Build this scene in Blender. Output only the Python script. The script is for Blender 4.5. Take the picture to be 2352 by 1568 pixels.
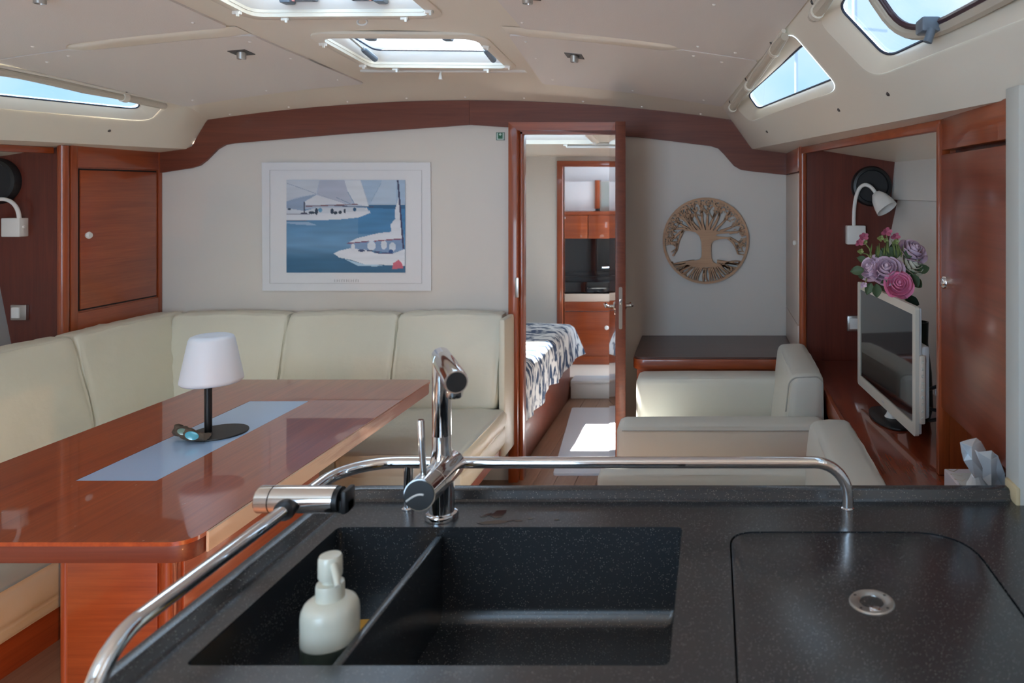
import bpy, bmesh, math, random
from mathutils import Vector, Matrix, noise
from mathutils.geometry import delaunay_2d_cdt
random.seed(7)
for o in list(bpy.data.objects): bpy.data.objects.remove(o)
SC = bpy.context.scene
COL = SC.collection
PI = math.pi

# ------------------------------------------------------------------ camera
cam = bpy.data.cameras.new('camera'); camo = bpy.data.objects.new('camera', cam); COL.objects.link(camo)
camo.location = (0, 0, 1.55); camo.rotation_euler = (PI/2, 0, 0)
cam.sensor_width = 36; cam.lens = 1700/2352*36
cam.shift_x = (1176-1640)/2352; cam.shift_y = -(784-435)/2352
cam.clip_start = 0.05; cam.clip_end = 200
cam.dof.use_dof = True; cam.dof.focus_distance = 2.3; cam.dof.aperture_fstop = 4.5
SC.camera = camo

# ------------------------------------------------------------------ world, sun, exposure
SKY = 7.0
w = bpy.data.worlds.new('world'); SC.world = w; w.use_nodes = True
nt = w.node_tree; nt.nodes.clear()
tc = nt.nodes.new('ShaderNodeTexCoord'); nz = nt.nodes.new('ShaderNodeTexNoise')
nz.inputs['Scale'].default_value = 3.2; nz.inputs['Detail'].default_value = 5
rp = nt.nodes.new('ShaderNodeValToRGB')
rp.color_ramp.elements[0].position = .42; rp.color_ramp.elements[0].color = (.42, .70, 1, 1)
rp.color_ramp.elements[1].position = .70; rp.color_ramp.elements[1].color = (.95, .98, 1, 1)
bg = nt.nodes.new('ShaderNodeBackground'); bg.inputs['Strength'].default_value = SKY
ow = nt.nodes.new('ShaderNodeOutputWorld')
nt.links.new(tc.outputs['Generated'], nz.inputs['Vector']); nt.links.new(nz.outputs['Fac'], rp.inputs['Fac'])
nt.links.new(rp.outputs['Color'], bg.inputs['Color']); nt.links.new(bg.outputs['Background'], ow.inputs['Surface'])

sl = bpy.data.lights.new('sun', 'SUN'); sl.energy = 85; sl.angle = math.radians(.6); sl.color = (1, .95, .86)
so = bpy.data.objects.new('sun', sl); COL.objects.link(so)
so.rotation_euler = Vector((.42, -.02, -1)).to_track_quat('-Z', 'Y').to_euler()

SC.cycles.max_bounces = 8; SC.cycles.diffuse_bounces = 5; SC.cycles.glossy_bounces = 4; SC.cycles.adaptive_threshold = .03
SC.view_settings.view_transform = 'Standard'; SC.view_settings.look = 'None'
SC.view_settings.exposure = 0.42; SC.view_settings.gamma = 1.0; SC.view_settings.use_curve_mapping = False

def portal(loc, sx, sy, nrm):
    l = bpy.data.lights.new('sky_portal', 'AREA'); l.shape = 'RECTANGLE'; l.size = sx; l.size_y = sy
    l.cycles.is_portal = True
    o = bpy.data.objects.new('sky_portal', l); COL.objects.link(o); o.location = loc
    o.rotation_euler = Vector(nrm).to_track_quat('-Z', 'Y').to_euler()

# ------------------------------------------------------------------ geometry helpers
WL = {}
def thing(name, label, cat, loc, group=None):
    o = bpy.data.objects.new(name, None); COL.objects.link(o); o.location = loc; o.empty_display_size = .05
    o['label'] = label; o['category'] = cat
    if group: o['group'] = group
    WL[o] = Vector(loc); return o

def add(name, vf, mat, parent=None, label=None, cat=None, group=None, kind=None, sharp=35, cols=None):
    V, F = vf
    V = [Vector(v) for v in V]
    lo = [min(v[i] for v in V) for i in range(3)]; hi = [max(v[i] for v in V) for i in range(3)]
    org = Vector(((lo[0]+hi[0])/2, (lo[1]+hi[1])/2, lo[2]))
    me = bpy.data.meshes.new(name); me.from_pydata([v-org for v in V], [], F); me.update()
    bm = bmesh.new(); bm.from_mesh(me); bmesh.ops.recalc_face_normals(bm, faces=bm.faces); bm.to_mesh(me); bm.free()
    me.materials.append(mat)
    for p in me.polygons: p.use_smooth = True
    me.set_sharp_from_angle(angle=math.radians(sharp))
    if cols:
        a = me.color_attributes.new('Col', 'FLOAT_COLOR', 'POINT')
        for i, c in enumerate(cols): a.data[i].color = (*c, 1)
    o = bpy.data.objects.new(name, me); COL.objects.link(o); WL[o] = org
    if parent: o.parent = parent; o.location = org - WL[parent]
    else: o.location = org
    if label: o['label'] = label
    if cat: o['category'] = cat
    if group: o['group'] = group
    if kind: o['kind'] = kind
    return o

def copy_tree(o, parent=None, off=(0, 0, 0)):
    c = o.copy(); COL.objects.link(c)
    if parent: c.parent = parent
    else: c.location = o.location + Vector(off)
    for ch in list(o.children):
        if ch is not c: copy_tree(ch, c)
    return c

def J(*vfs):
    V, F = [], []
    for v, f in vfs:
        n = len(V); V += list(v); F += [tuple(i+n for i in p) for p in f]
    return V, F
def XF(vf, fn): return [Vector(fn(Vector(v))) for v in vf[0]], vf[1]
def MV(vf, d): d = Vector(d); return [Vector(v)+d for v in vf[0]], vf[1]

def bev(vf, wd, seg=2):
    bm = bmesh.new(); vs = [bm.verts.new(v) for v in vf[0]]
    for f in vf[1]:
        try: bm.faces.new([vs[i] for i in f])
        except ValueError: pass
    bmesh.ops.recalc_face_normals(bm, faces=bm.faces)
    es = [e for e in bm.edges if len(e.link_faces) == 2 and e.calc_face_angle(0) > .5]
    bmesh.ops.bevel(bm, geom=es, offset=wd, segments=seg, profile=.5, affect='EDGES')
    bm.verts.index_update()
    r = [v.co.copy() for v in bm.verts], [tuple(v.index for v in f.verts) for f in bm.faces]
    bm.free(); return r

def box(x0, x1, y0, y1, z0, z1, b=0, seg=2):
    V = [(x0,y0,z0),(x1,y0,z0),(x1,y1,z0),(x0,y1,z0),(x0,y0,z1),(x1,y0,z1),(x1,y1,z1),(x0,y1,z1)]
    F = [(0,3,2,1),(4,5,6,7),(0,1,5,4),(1,2,6,5),(2,3,7,6),(3,0,4,7)]
    return bev((V, F), b, seg) if b else (V, F)

def prism(poly, ax, a, b, bw=0, seg=2):
    def m(p, t):
        return (p[0], p[1], t) if ax == 'z' else (p[0], t, p[1]) if ax == 'y' else (t, p[0], p[1])
    n = len(poly)
    V = [m(p, a) for p in poly] + [m(p, b) for p in poly]
    F = [tuple(range(n)), tuple(range(2*n-1, n-1, -1))] + [(i, (i+1) % n, n+(i+1) % n, n+i) for i in range(n)]
    return bev((V, F), bw, seg) if bw else (V, F)

def rpoly(pts, r, seg=5):
    out = []; n = len(pts)
    rs = r if isinstance(r, (list, tuple)) else [r]*n
    for i in range(n):
        p = Vector(pts[i]).to_2d(); a = Vector(pts[i-1]).to_2d(); b = Vector(pts[(i+1) % n]).to_2d()
        if rs[i] <= 0: out.append(tuple(p)); continue
        d1 = (a-p); d2 = (b-p); l = min(rs[i], d1.length*.49, d2.length*.49)
        s, e = p+d1.normalized()*l, p+d2.normalized()*l
        for k in range(seg+1):
            t = k/seg; out.append(tuple(s*(1-t)**2 + p*2*t*(1-t) + e*t*t))
    return out
def rrect(x0, x1, y0, y1, r, seg=5): return rpoly([(x0,y0),(x1,y0),(x1,y1),(x0,y1)], r, seg)

def fillet(pts, r, seg=8):
    P = [Vector(p) for p in pts]; out = [P[0]]
    for i in range(1, len(P)-1):
        rr = r[i-1] if isinstance(r, (list, tuple)) else r
        d1 = P[i-1]-P[i]; d2 = P[i+1]-P[i]; s = P[i]+d1.normalized()*rr; e = P[i]+d2.normalized()*rr
        c = s+e-P[i]
        for k in range(seg+1):
            t = k/seg*PI/2
            out.append(c + (s-c)*math.cos(t) + (e-c)*math.sin(t))
    out.append(P[-1]); return out

def tube(path, r, n=12, cap=True):
    P = [Vector(p) for p in path]; V, F = [], []
    up = None
    for i, p in enumerate(P):
        d = (P[min(i+1, len(P)-1)] - P[max(i-1, 0)]).normalized()
        if up is None:
            up = d.orthogonal().normalized()
        else:
            up = (up - d*up.dot(d)); up = up.normalized() if up.length > 1e-6 else d.orthogonal().normalized()
        s = d.cross(up); rr = r[i] if isinstance(r, (list, tuple)) else r
        for k in range(n):
            a = 2*PI*k/n; V.append(p + (up*math.cos(a) + s*math.sin(a))*rr)
    m = len(P)
    for i in range(m-1):
        for k in range(n):
            F.append((i*n+k, i*n+(k+1) % n, (i+1)*n+(k+1) % n, (i+1)*n+k))
    if cap: F += [tuple(range(n-1, -1, -1)), tuple(range((m-1)*n, m*n))]
    return V, F

def lathe(prof, c=(0, 0, 0), n=28, axis=(0, 0, 1)):
    c = Vector(c); q = Vector((0, 0, 1)).rotation_difference(Vector(axis).normalized())
    V, F = [], []
    for r, z in prof:
        for k in range(n):
            a = 2*PI*k/n; V.append(c + q @ Vector((r*math.cos(a), r*math.sin(a), z)))
    m = len(prof)
    for i in range(m-1):
        for k in range(n): F.append((i*n+k, i*n+(k+1) % n, (i+1)*n+(k+1) % n, (i+1)*n+k))
    if prof[0][0] > 1e-6: F.append(tuple(range(n-1, -1, -1)))
    if prof[-1][0] > 1e-6: F.append(tuple(range((m-1)*n, m*n)))
    bm = bmesh.new(); vs = [bm.verts.new(v) for v in V]
    for f in F: bm.faces.new([vs[i] for i in f])
    bmesh.ops.remove_doubles(bm, verts=bm.verts, dist=1e-6)
    bmesh.ops.dissolve_degenerate(bm, edges=bm.edges, dist=1e-7); bm.verts.index_update()
    r = [v.co.copy() for v in bm.verts], [tuple(v.index for v in f.verts) for f in bm.faces]
    bm.free(); return r

def grid(fn, nu, nv):
    V = [fn(i/nu, j/nv) for j in range(nv+1) for i in range(nu+1)]
    F = [(j*(nu+1)+i, j*(nu+1)+i+1, (j+1)*(nu+1)+i+1, (j+1)*(nu+1)+i) for j in range(nv) for i in range(nu)]
    return V, F
def solid(vf, d):
    """thicken an open sheet by vector d"""
    V, F = vf; n = len(V); d = Vector(d)
    ec = {}
    for f in F:
        for a, b in zip(f, f[1:]+f[:1]): ec[(a, b)] = 1
    S = [(a, b, b+n, a+n) for a, b in ec if (b, a) not in ec]
    return [Vector(v) for v in V]+[Vector(v)+d for v in V], list(F)+[tuple(i+n for i in reversed(f)) for f in F]+S

def inpoly(p, poly):
    c = False; j = len(poly)-1
    for i in range(len(poly)):
        a, b = poly[i], poly[j]
        if (a[1] > p[1]) != (b[1] > p[1]) and p[0] < (b[0]-a[0])*(p[1]-a[1])/(b[1]-a[1])+a[0]: c = not c
        j = i
    return c
def cdt(outer, holes, step=None):
    V, E = [], []
    for lp in [outer]+holes:
        n = len(V); V += [Vector(p) for p in lp]; E += [(n+i, n+(i+1) % len(lp)) for i in range(len(lp))]
    if step:
        xs = [p[0] for p in outer]; ys = [p[1] for p in outer]
        x = min(xs)+step[0]*.5
        while x < max(xs):
            y = min(ys)+step[1]*.5
            while y < max(ys):
                if inpoly((x, y), outer) and not any(inpoly((x, y), h) for h in holes): V.append(Vector((x, y)))
                y += step[1]
            x += step[0]
    r = delaunay_2d_cdt(V, E, [], 0, 1e-5)
    v2, f2 = r[0], r[2]
    F = []
    for f in f2:
        c = sum((v2[i] for i in f), Vector((0, 0)))/len(f)
        if inpoly(c, outer) and not any(inpoly(c, h) for h in holes): F.append(tuple(f))
    return [tuple(v) for v in v2], F
def slab(outer, holes, z0, z1):
    v, f = cdt(outer, holes)
    return solid(([Vector((x, y, z1)) for x, y in v], f), (0, 0, z0-z1))

def cushion(x0, x1, y0, y1, z0, z1, r=.03, bulge=.008, nse=.003, den=.05, seed=0):
    lo = Vector((x0, y0, z0)); hi = Vector((x1, y1, z1))
    def ax(a, b):
        k = [0, .25, .6, 1]
        L = [a+r*t for t in k]; n = max(2, int((b-a-2*r)/den)); L += [a+r+(b-a-2*r)*i/n for i in range(1, n)]
        return L+[b-r*t for t in reversed(k)]
    A = [ax(lo[i], hi[i]) for i in range(3)]
    idx = {}; V, F = [], []
    def vid(p):
        k = tuple(round(c, 6) for c in p)
        if k not in idx:
            idx[k] = len(V); q = Vector([min(max(p[i], lo[i]+r), hi[i]-r) for i in range(3)])
            d = Vector(p)-q; nn = d.normalized() if d.length > 1e-9 else Vector((0, 0, 1))
            w_ = Vector(p) if d.length < 1e-9 else q+nn*r
            m = 1
            for i in range(3):
                if abs(nn[i]) < .7:
                    t = (w_[i]-lo[i])/(hi[i]-lo[i])*2-1; m *= max(0, 1-t*t)
            w_ = w_+nn*(bulge*m + nse*noise.noise((w_+Vector((seed*3.7, seed, 0)))*14) + nse*.7*noise.noise((w_+Vector((seed, seed, 5)))*31))
            V.append(w_)
        return idx[k]
    for i in range(3):
        j, k = (i+1) % 3, (i+2) % 3
        for s in (lo[i], hi[i]):
            for a in range(len(A[j])-1):
                for b in range(len(A[k])-1):
                    f = []
                    for (da, db) in ((0, 0), (1, 0), (1, 1), (0, 1)):
                        p = [0, 0, 0]; p[i] = s; p[j] = A[j][a+da]; p[k] = A[k][b+db]; f.append(vid(p))
                    F.append(tuple(f))
    return V, F

def sweep(path, prof):
    """path 2D polyline, prof list of (inward offset to the right, z)"""
    P = [Vector(p) for p in path]; V, F = [], []; m = len(prof)
    for i, p in enumerate(P):
        d1 = (P[i]-P[i-1]).normalized() if i else (P[1]-P[0]).normalized()
        d2 = (P[i+1]-P[i]).normalized() if i < len(P)-1 else d1
        n1 = Vector((d1.y, -d1.x)); n2 = Vector((d2.y, -d2.x)); nn = (n1+n2).normalized(); nn = nn/max(.5, nn.dot(n1))
        for o, z in prof: V.append(Vector((p.x+nn.x*o, p.y+nn.y*o, z)))
    for i in range(len(P)-1):
        for k in range(m): F.append((i*m+k, (i+1)*m+k, (i+1)*m+(k+1) % m, i*m+(k+1) % m))
    F += [tuple(range(m)), tuple(range((len(P)-1)*m, len(P)*m))]
    return V, F

# ------------------------------------------------------------------ materials
def nodes(m): return m.node_tree.nodes, m.node_tree.links
def mat(name, col, rough=.5, metal=0, coat=0, coatr=.05, spec=.5, bump=None, var=None, sheen=0, trans=0, sss=0):
    m = bpy.data.materials.new(name); m.use_nodes = True; N, L = nodes(m); b = N['Principled BSDF']
    b.inputs['Base Color'].default_value = (*col, 1); b.inputs['Roughness'].default_value = rough
    b.inputs['Metallic'].default_value = metal; b.inputs['Coat Weight'].default_value = coat
    b.inputs['Coat Roughness'].default_value = coatr; b.inputs['Specular IOR Level'].default_value = spec
    b.inputs['Sheen Weight'].default_value = sheen; b.inputs['Transmission Weight'].default_value = trans
    if sss: b.inputs['Subsurface Weight'].default_value = sss; b.inputs['Subsurface Radius'].default_value = (.02, .02, .02)
    t = None
    if bump or var:
        t = N.new('ShaderNodeTexCoord')
    if var:
        n = N.new('ShaderNodeTexNoise'); n.inputs['Scale'].default_value = var[0]; n.inputs['Detail'].default_value = 4
        mx = N.new('ShaderNodeMix'); mx.data_type = 'RGBA'
        mx.inputs['A'].default_value = (*col, 1); mx.inputs['B'].default_value = (*[c*var[1] for c in col], 1)
        L.new(t.outputs['Object'], n.inputs['Vector']); L.new(n.outputs['Fac'], mx.inputs['Factor']); L.new(mx.outputs['Result'], b.inputs['Base Color'])
    if bump:
        n = N.new('ShaderNodeTexNoise'); n.inputs['Scale'].default_value = bump[0]; n.inputs['Detail'].default_value = 5
        bp = N.new('ShaderNodeBump'); bp.inputs['Strength'].default_value = bump[1]; bp.inputs['Distance'].default_value = bump[2] if len(bump) > 2 else .002
        L.new(t.outputs['Object'], n.inputs['Vector']); L.new(n.outputs['Fac'], bp.inputs['Height']); L.new(bp.outputs['Normal'], b.inputs['Normal'])
    return m

def wood(name, light, dark, axis='X', rough=.35, coat=.6, coatr=.08, scale=1.0, specks=0):
    m = bpy.data.materials.new(name); m.use_nodes = True; N, L = nodes(m); b = N['Principled BSDF']
    t = N.new('ShaderNodeTexCoord'); mp = N.new('ShaderNodeMapping'); L.new(t.outputs['Object'], mp.inputs['Vector'])
    s = [34*scale]*3; s['XYZ'.index(axis)] = 1.6*scale; mp.inputs['Scale'].default_value = s
    n = N.new('ShaderNodeTexNoise'); n.inputs['Scale'].default_value = 1; n.inputs['Detail'].default_value = 6; n.inputs['Roughness'].default_value = .65; n.inputs['Distortion'].default_value = .6
    L.new(mp.outputs['Vector'], n.inputs['Vector'])
    n2 = N.new('ShaderNodeTexNoise'); n2.inputs['Scale'].default_value = 4; n2.inputs['Detail'].default_value = 3
    s2 = [140*scale]*3; s2['XYZ'.index(axis)] = 5*scale
    mp2 = N.new('ShaderNodeMapping'); mp2.inputs['Scale'].default_value = s2; L.new(t.outputs['Object'], mp2.inputs['Vector']); L.new(mp2.outputs['Vector'], n2.inputs['Vector']); n2.inputs['Scale'].default_value = 1
    ad = N.new('ShaderNodeMix'); ad.data_type = 'FLOAT'; ad.inputs['Factor'].default_value = .35
    L.new(n.outputs['Fac'], ad.inputs['A']); L.new(n2.outputs['Fac'], ad.inputs['B'])
    r = N.new('ShaderNodeValToRGB'); r.color_ramp.elements[0].position = .34; r.color_ramp.elements[0].color = (*dark, 1)
    r.color_ramp.elements[1].position = .66; r.color_ramp.elements[1].color = (*light, 1)
    L.new(ad.outputs['Result'], r.inputs['Fac'])
    out = r.outputs['Color']
    if specks:
        n3 = N.new('ShaderNodeTexNoise'); n3.inputs['Scale'].default_value = 55; n3.inputs['Detail'].default_value = 2; L.new(t.outputs['Object'], n3.inputs['Vector'])
        r3 = N.new('ShaderNodeValToRGB'); r3.color_ramp.elements[0].position = .755; r3.color_ramp.elements[1].position = .80
        L.new(n3.outputs['Fac'], r3.inputs['Fac'])
        mx = N.new('ShaderNodeMix'); mx.data_type = 'RGBA'; mx.inputs['B'].default_value = (.55, .36, .28, 1)
        L.new(r3.outputs['Color'], mx.inputs['Factor']); L.new(out, mx.inputs['A']); out = mx.outputs['Result']
    L.new(out, b.inputs['Base Color'])
    b.inputs['Roughness'].default_value = rough; b.inputs['Coat Weight'].default_value = coat; b.inputs['Coat Roughness'].default_value = coatr
    return m

ML, MD = (.39, .082, .02), (.24, .042, .010)
WZ = wood('mahogany_upright', ML, MD, 'Z'); WX = wood('mahogany_across', ML, MD, 'X'); WY = wood('mahogany_fore_aft', ML, MD, 'Y')
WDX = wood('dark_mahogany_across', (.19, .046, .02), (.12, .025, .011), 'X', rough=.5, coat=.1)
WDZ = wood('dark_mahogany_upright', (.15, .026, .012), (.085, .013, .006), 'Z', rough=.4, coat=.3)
WTAB = wood('varnished_table', (.44, .092, .022), (.25, .042, .011), 'Y', rough=.3, coat=1, coatr=.02, scale=.8, specks=1)
WSHELF = wood('brown_shelf_top', (.1, .045, .035), (.07, .03, .024), 'X', rough=.4, coat=.4)
WFLOOR = wood('sole_boards', (.34, .19, .12), (.24, .125, .075), 'Y', rough=.4, coat=.3)
WPALE = wood('worn_edge', (.62, .46, .33), (.4, .2, .12), 'Y', rough=.5, coat=.2)
WART = wood('plywood', (.60, .37, .22), (.46, .27, .155), 'X', rough=.6, coat=0, scale=1.6)
M_art_dark = mat('dark_brown', (.2, .1, .05), .7)
M_wall = mat('bulkhead_vinyl', (.70, .66, .61), .6, bump=(60, .15), var=(2, .95))
M_wall2 = mat('locker_laminate', (.58, .47, .4), .35)
M_gel = mat('cream_gelcoat', (.83, .775, .665), .32, coat=.2, coatr=.2, var=(1.5, .95))
M_panel = mat('headliner_vinyl', (.745, .715, .69), .65, bump=(220, .25))
M_hull = mat('hull_liner', (.72, .7, .67), .6, bump=(40, .1), var=(3, .9))
M_white = mat('white_plastic', (.78, .77, .74), .4)
M_cap = mat('screw_cap', (.85, .82, .76), .4)
M_grey = mat('grey_plastic', (.14, .18, .23), .4)
M_black = mat('black_plastic', (.012, .012, .013), .42)
M_gloss = mat('black_gloss', (.008, .008, .01), .06, coat=1)
M_steel = mat('brushed_steel', (.55, .53, .5), .32, 1)
M_dsteel = mat('dark_steel', (.13, .12, .115), .4, .9)
M_chrome = mat('chrome', (.82, .83, .85), .06, 1)
M_sofa = mat('cream_leather', (.72, .695, .58), .45, bump=(11, .35, .012), var=(5, .94))
M_chair = mat('pale_leather', (.66, .66, .60), .42, bump=(160, .12, .001), var=(4, .95))
M_stitch = mat('stitching', (.3, .29, .26), .8)
M_pipe = mat('piping', (.42, .42, .38), .5)
M_paper = mat('paper', (.74, .75, .78), .7)
M_line = mat('faint_print', (.5, .5, .52), .8)
M_shade = mat('opal_shade', (.74, .80, .88), .45, sss=.3)
M_inlay = mat('frosted_inlay', (.40, .57, .80), .3, coat=.7, coatr=.06)
M_soap = mat('cream_soap_bottle', (.72, .71, .60), .3, coat=.3)
M_soapb = mat('soap_base', (.06, .075, .06), .3)
M_sponge = mat('sponge', (.6, .33, .05), .9, bump=(120, .8, .004))
M_rug = mat('rug', (.62, .63, .68), .9, bump=(250, .5, .003))
M_step = mat('pale_step', (.62, .63, .62), .4)
M_beige = mat('beige', (.72, .62, .52), .5)
M_shadowgap = mat('shadow_gap', (.012, .006, .005), .8)
M_leaf = mat('leaf', (.10, .16, .075), .55, var=(25, .6))
M_leafd = mat('dark_leaf', (.02, .07, .045), .5)
M_stem = mat('stem', (.28, .34, .12), .6)
M_lilac = mat('lilac_petal', (.66, .49, .60), .7, var=(20, 1.2))
M_pink = mat('pink_petal', (.78, .25, .42), .7, var=(18, 1.25))
M_cream = mat('cream_petal', (.78, .74, .60), .7)
M_mauve = mat('mauve_petal', (.42, .11, .18), .7, var=(30, 1.5))
M_drift = mat('driftwood', (.16, .11, .075), .85, bump=(40, .8, .006), var=(30, .4))
M_shell = mat('teal_shell', (.06, .30, .38), .2, coat=1, var=(40, 2.0))
M_shell2 = mat('green_shell', (.12, .2, .16), .3, coat=1, var=(40, 1.6))
M_vase = mat('vase', (.02, .035, .03), .3)
M_tv = mat('tv_bezel', (.66, .63, .55), .35)
M_tvb = mat('tv_back', (.55, .55, .55), .4)
M_gkt = mat('gasket', (.02, .03, .06), .5)
M_green = mat('sign_green', (.01, .12, .05), .5)
M_mint = mat('sign_mint', (.5, .66, .6), .5)
M_tissue = mat('tissue', (.78, .82, .86), .8, sss=.2)
M_tbox = mat('tissue_box', (.66, .62, .68), .5)
M_gold = mat('gold_line', (.5, .4, .25), .5)
M_water = mat('water', (.02, .02, .025), .02, coat=1)
M_blind = mat('blind_fabric', (.62, .56, .46), .5, var=(6, .85))
M_galv = mat('partition_paint', (.56, .56, .52), .45)
M_sealant = mat('sealant', (.62, .5, .3), .6)
M_mast = mat('mast_paint', (.7, .76, .8), .5)

def glass(name, tint, refl=.05):
    m = bpy.data.materials.new(name); m.use_nodes = True; N, L = nodes(m); N.remove(N['Principled BSDF'])
    o = N['Material Output']; t = N.new('ShaderNodeBsdfTransparent'); t.inputs['Color'].default_value = (*tint, 1)
    g = N.new('ShaderNodeBsdfGlossy'); g.inputs['Roughness'].default_value = .02
    x = N.new('ShaderNodeMixShader'); x.inputs['Fac'].default_value = refl
    L.new(t.outputs[0], x.inputs[1]); L.new(g.outputs[0], x.inputs[2]); L.new(x.outputs[0], o.inputs['Surface']); return m
M_glass = glass('sky_dimming_acrylic', (.125, .13, .135))  # pane tint added to dim the sky behind the windows
M_hglass = glass('hatch_acrylic', (.42, .43, .44))
M_mirror = mat('mirror', (.8, .82, .82), .03, 1)

def quartz():
    m = bpy.data.materials.new('speckled_black_quartz'); m.use_nodes = True; N, L = nodes(m); b = N['Principled BSDF']
    t = N.new('ShaderNodeTexCoord')
    v = N.new('ShaderNodeTexVoronoi'); v.inputs['Scale'].default_value = 330; L.new(t.outputs['Object'], v.inputs['Vector'])
    r = N.new('ShaderNodeValToRGB'); r.color_ramp.elements[0].position = .12; r.color_ramp.elements[0].color = (1, 1, 1, 1)
    r.color_ramp.elements[1].position = .2; r.color_ramp.elements[1].color = (0, 0, 0, 1)
    L.new(v.outputs['Distance'], r.inputs['Fac'])
    sx = N.new('ShaderNodeSeparateColor'); L.new(v.outputs['Color'], sx.inputs['Color'])
    gt = N.new('ShaderNodeMath'); gt.operation = 'GREATER_THAN'; gt.inputs[1].default_value = .42; L.new(sx.outputs['Red'], gt.inputs[0])
    ml = N.new('ShaderNodeMath'); ml.operation = 'MULTIPLY'; L.new(gt.outputs[0], ml.inputs[0]); L.new(r.outputs['Color'], ml.inputs[1])
    mx = N.new('ShaderNodeMix'); mx.data_type = 'RGBA'; mx.inputs['A'].default_value = (.026, .029, .034, 1); mx.inputs['B'].default_value = (.42, .42, .38, 1)
    L.new(ml.outputs[0], mx.inputs['Factor']); L.new(mx.outputs['Result'], b.inputs['Base Color'])
    n = N.new('ShaderNodeTexNoise'); n.inputs['Scale'].default_value = 9; L.new(t.outputs['Object'], n.inputs['Vector'])
    mr = N.new('ShaderNodeMapRange'); mr.inputs['To Min'].default_value = .22; mr.inputs['To Max'].default_value = .27
    L.new(n.outputs['Fac'], mr.inputs['Value']); L.new(mr.outputs['Result'], b.inputs['Roughness'])
    b.inputs['Specular IOR Level'].default_value = 1.0
    return m
M_quartz = quartz()

def spread_mat():
    m = bpy.data.materials.new('ink_pattern_cotton'); m.use_nodes = True; N, L = nodes(m); b = N['Principled BSDF']
    t = N.new('ShaderNodeTexCoord'); mp = N.new('ShaderNodeMapping'); mp.inputs['Scale'].default_value = (9, 22, 7)
    L.new(t.outputs['Object'], mp.inputs['Vector'])
    n = N.new('ShaderNodeTexNoise'); n.inputs['Scale'].default_value = 1; n.inputs['Detail'].default_value = 3; n.inputs['Distortion'].default_value = 1.2
    L.new(mp.outputs['Vector'], n.inputs['Vector'])
    r = N.new('ShaderNodeValToRGB'); r.color_ramp.elements[0].position = .455; r.color_ramp.elements[0].color = (.03, .06, .12, 1)
    r.color_ramp.elements[1].position = .52; r.color_ramp.elements[1].color = (.7, .7, .68, 1)
    L.new(n.outputs['Fac'], r.inputs['Fac']); L.new(r.outputs['Color'], b.inputs['Base Color']); b.inputs['Roughness'].default_value = .85
    return m
M_spread = spread_mat()

def vcol():
    m = bpy.data.materials.new('offset_print'); m.use_nodes = True; N, L = nodes(m); b = N['Principled BSDF']
    a = N.new('ShaderNodeAttribute'); a.attribute_name = 'Col'; L.new(a.outputs['Color'], b.inputs['Base Color']); b.inputs['Roughness'].default_value = .55
    return m
M_print = vcol()

def edge_mat():
    m = bpy.data.materials.new('worn_table_edge'); m.use_nodes = True; N, L = nodes(m); b = N['Principled BSDF']
    t = N.new('ShaderNodeTexCoord'); sp = N.new('ShaderNodeSeparateXYZ'); L.new(t.outputs['Object'], sp.inputs[0])
    n = N.new('ShaderNodeTexNoise'); mp = N.new('ShaderNodeMapping'); mp.inputs['Scale'].default_value = (60, 5, 60); L.new(t.outputs['Object'], mp.inputs['Vector']); L.new(mp.outputs['Vector'], n.inputs['Vector']); n.inputs['Scale'].default_value = 1; n.inputs['Detail'].default_value = 6
    a = N.new('ShaderNodeMath'); a.operation = 'MULTIPLY_ADD'; a.inputs[1].default_value = -1.1; a.inputs[2].default_value = .25; L.new(sp.outputs['Y'], a.inputs[0])
    c = N.new('ShaderNodeMath'); c.operation = 'ADD'; L.new(a.outputs[0], c.inputs[0]); L.new(n.outputs['Fac'], c.inputs[1])
    r = N.new('ShaderNodeValToRGB'); e = r.color_ramp.elements; e[0].position = .35; e[0].color = (.24, .07, .03, 1); e[1].position = .95; e[1].color = (.66, .50, .36, 1)
    L.new(c.outputs[0], r.inputs['Fac']); L.new(r.outputs['Color'], b.inputs['Base Color']); b.inputs['Roughness'].default_value = .4; b.inputs['Coat Weight'].default_value = .3
    return m
M_edge = edge_mat()

# ------------------------------------------------------------------ hull shape functions (boat centreline X = -1.3)
CX = -1.3
YB = 3.95
def hw(Y): return 1.34+(3.72-Y)*.152 if Y < 3.72 else 1.34+(Y-3.72)/.23*.053
def zc(X, Y):
    h = abs(X-CX)
    a = 2.10+.09*(3.72-min(Y, 3.72))-.132*(h/1.34)**1.8 * (1.34/hw(min(Y, 3.72)))**1.8
    if Y <= 3.72: return a
    t = (Y-3.72)/.23
    return a*(1-t)+(2.02-.103*(h/1.393)**1.95)*t
def Tp(Y, s): X = CX+s*hw(Y); return Vector((X, Y, zc(X, Y)))
def Bp(Y, s): return Vector((CX+s*(1.5+.18*(3.95-Y)), Y, 1.765-.01*(3.95-Y)))
def side(Y, t, s, out=0):
    a, b = Tp(Y, s), Bp(Y, s); d = b-a
    n = Vector((-d.z*s, 0, d.x*s)).normalized()
    n = Vector((abs(n.x)*s, 0, abs(n.z)))
    return a+d*t+n*out
YA = -1.6   # aft end

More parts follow.
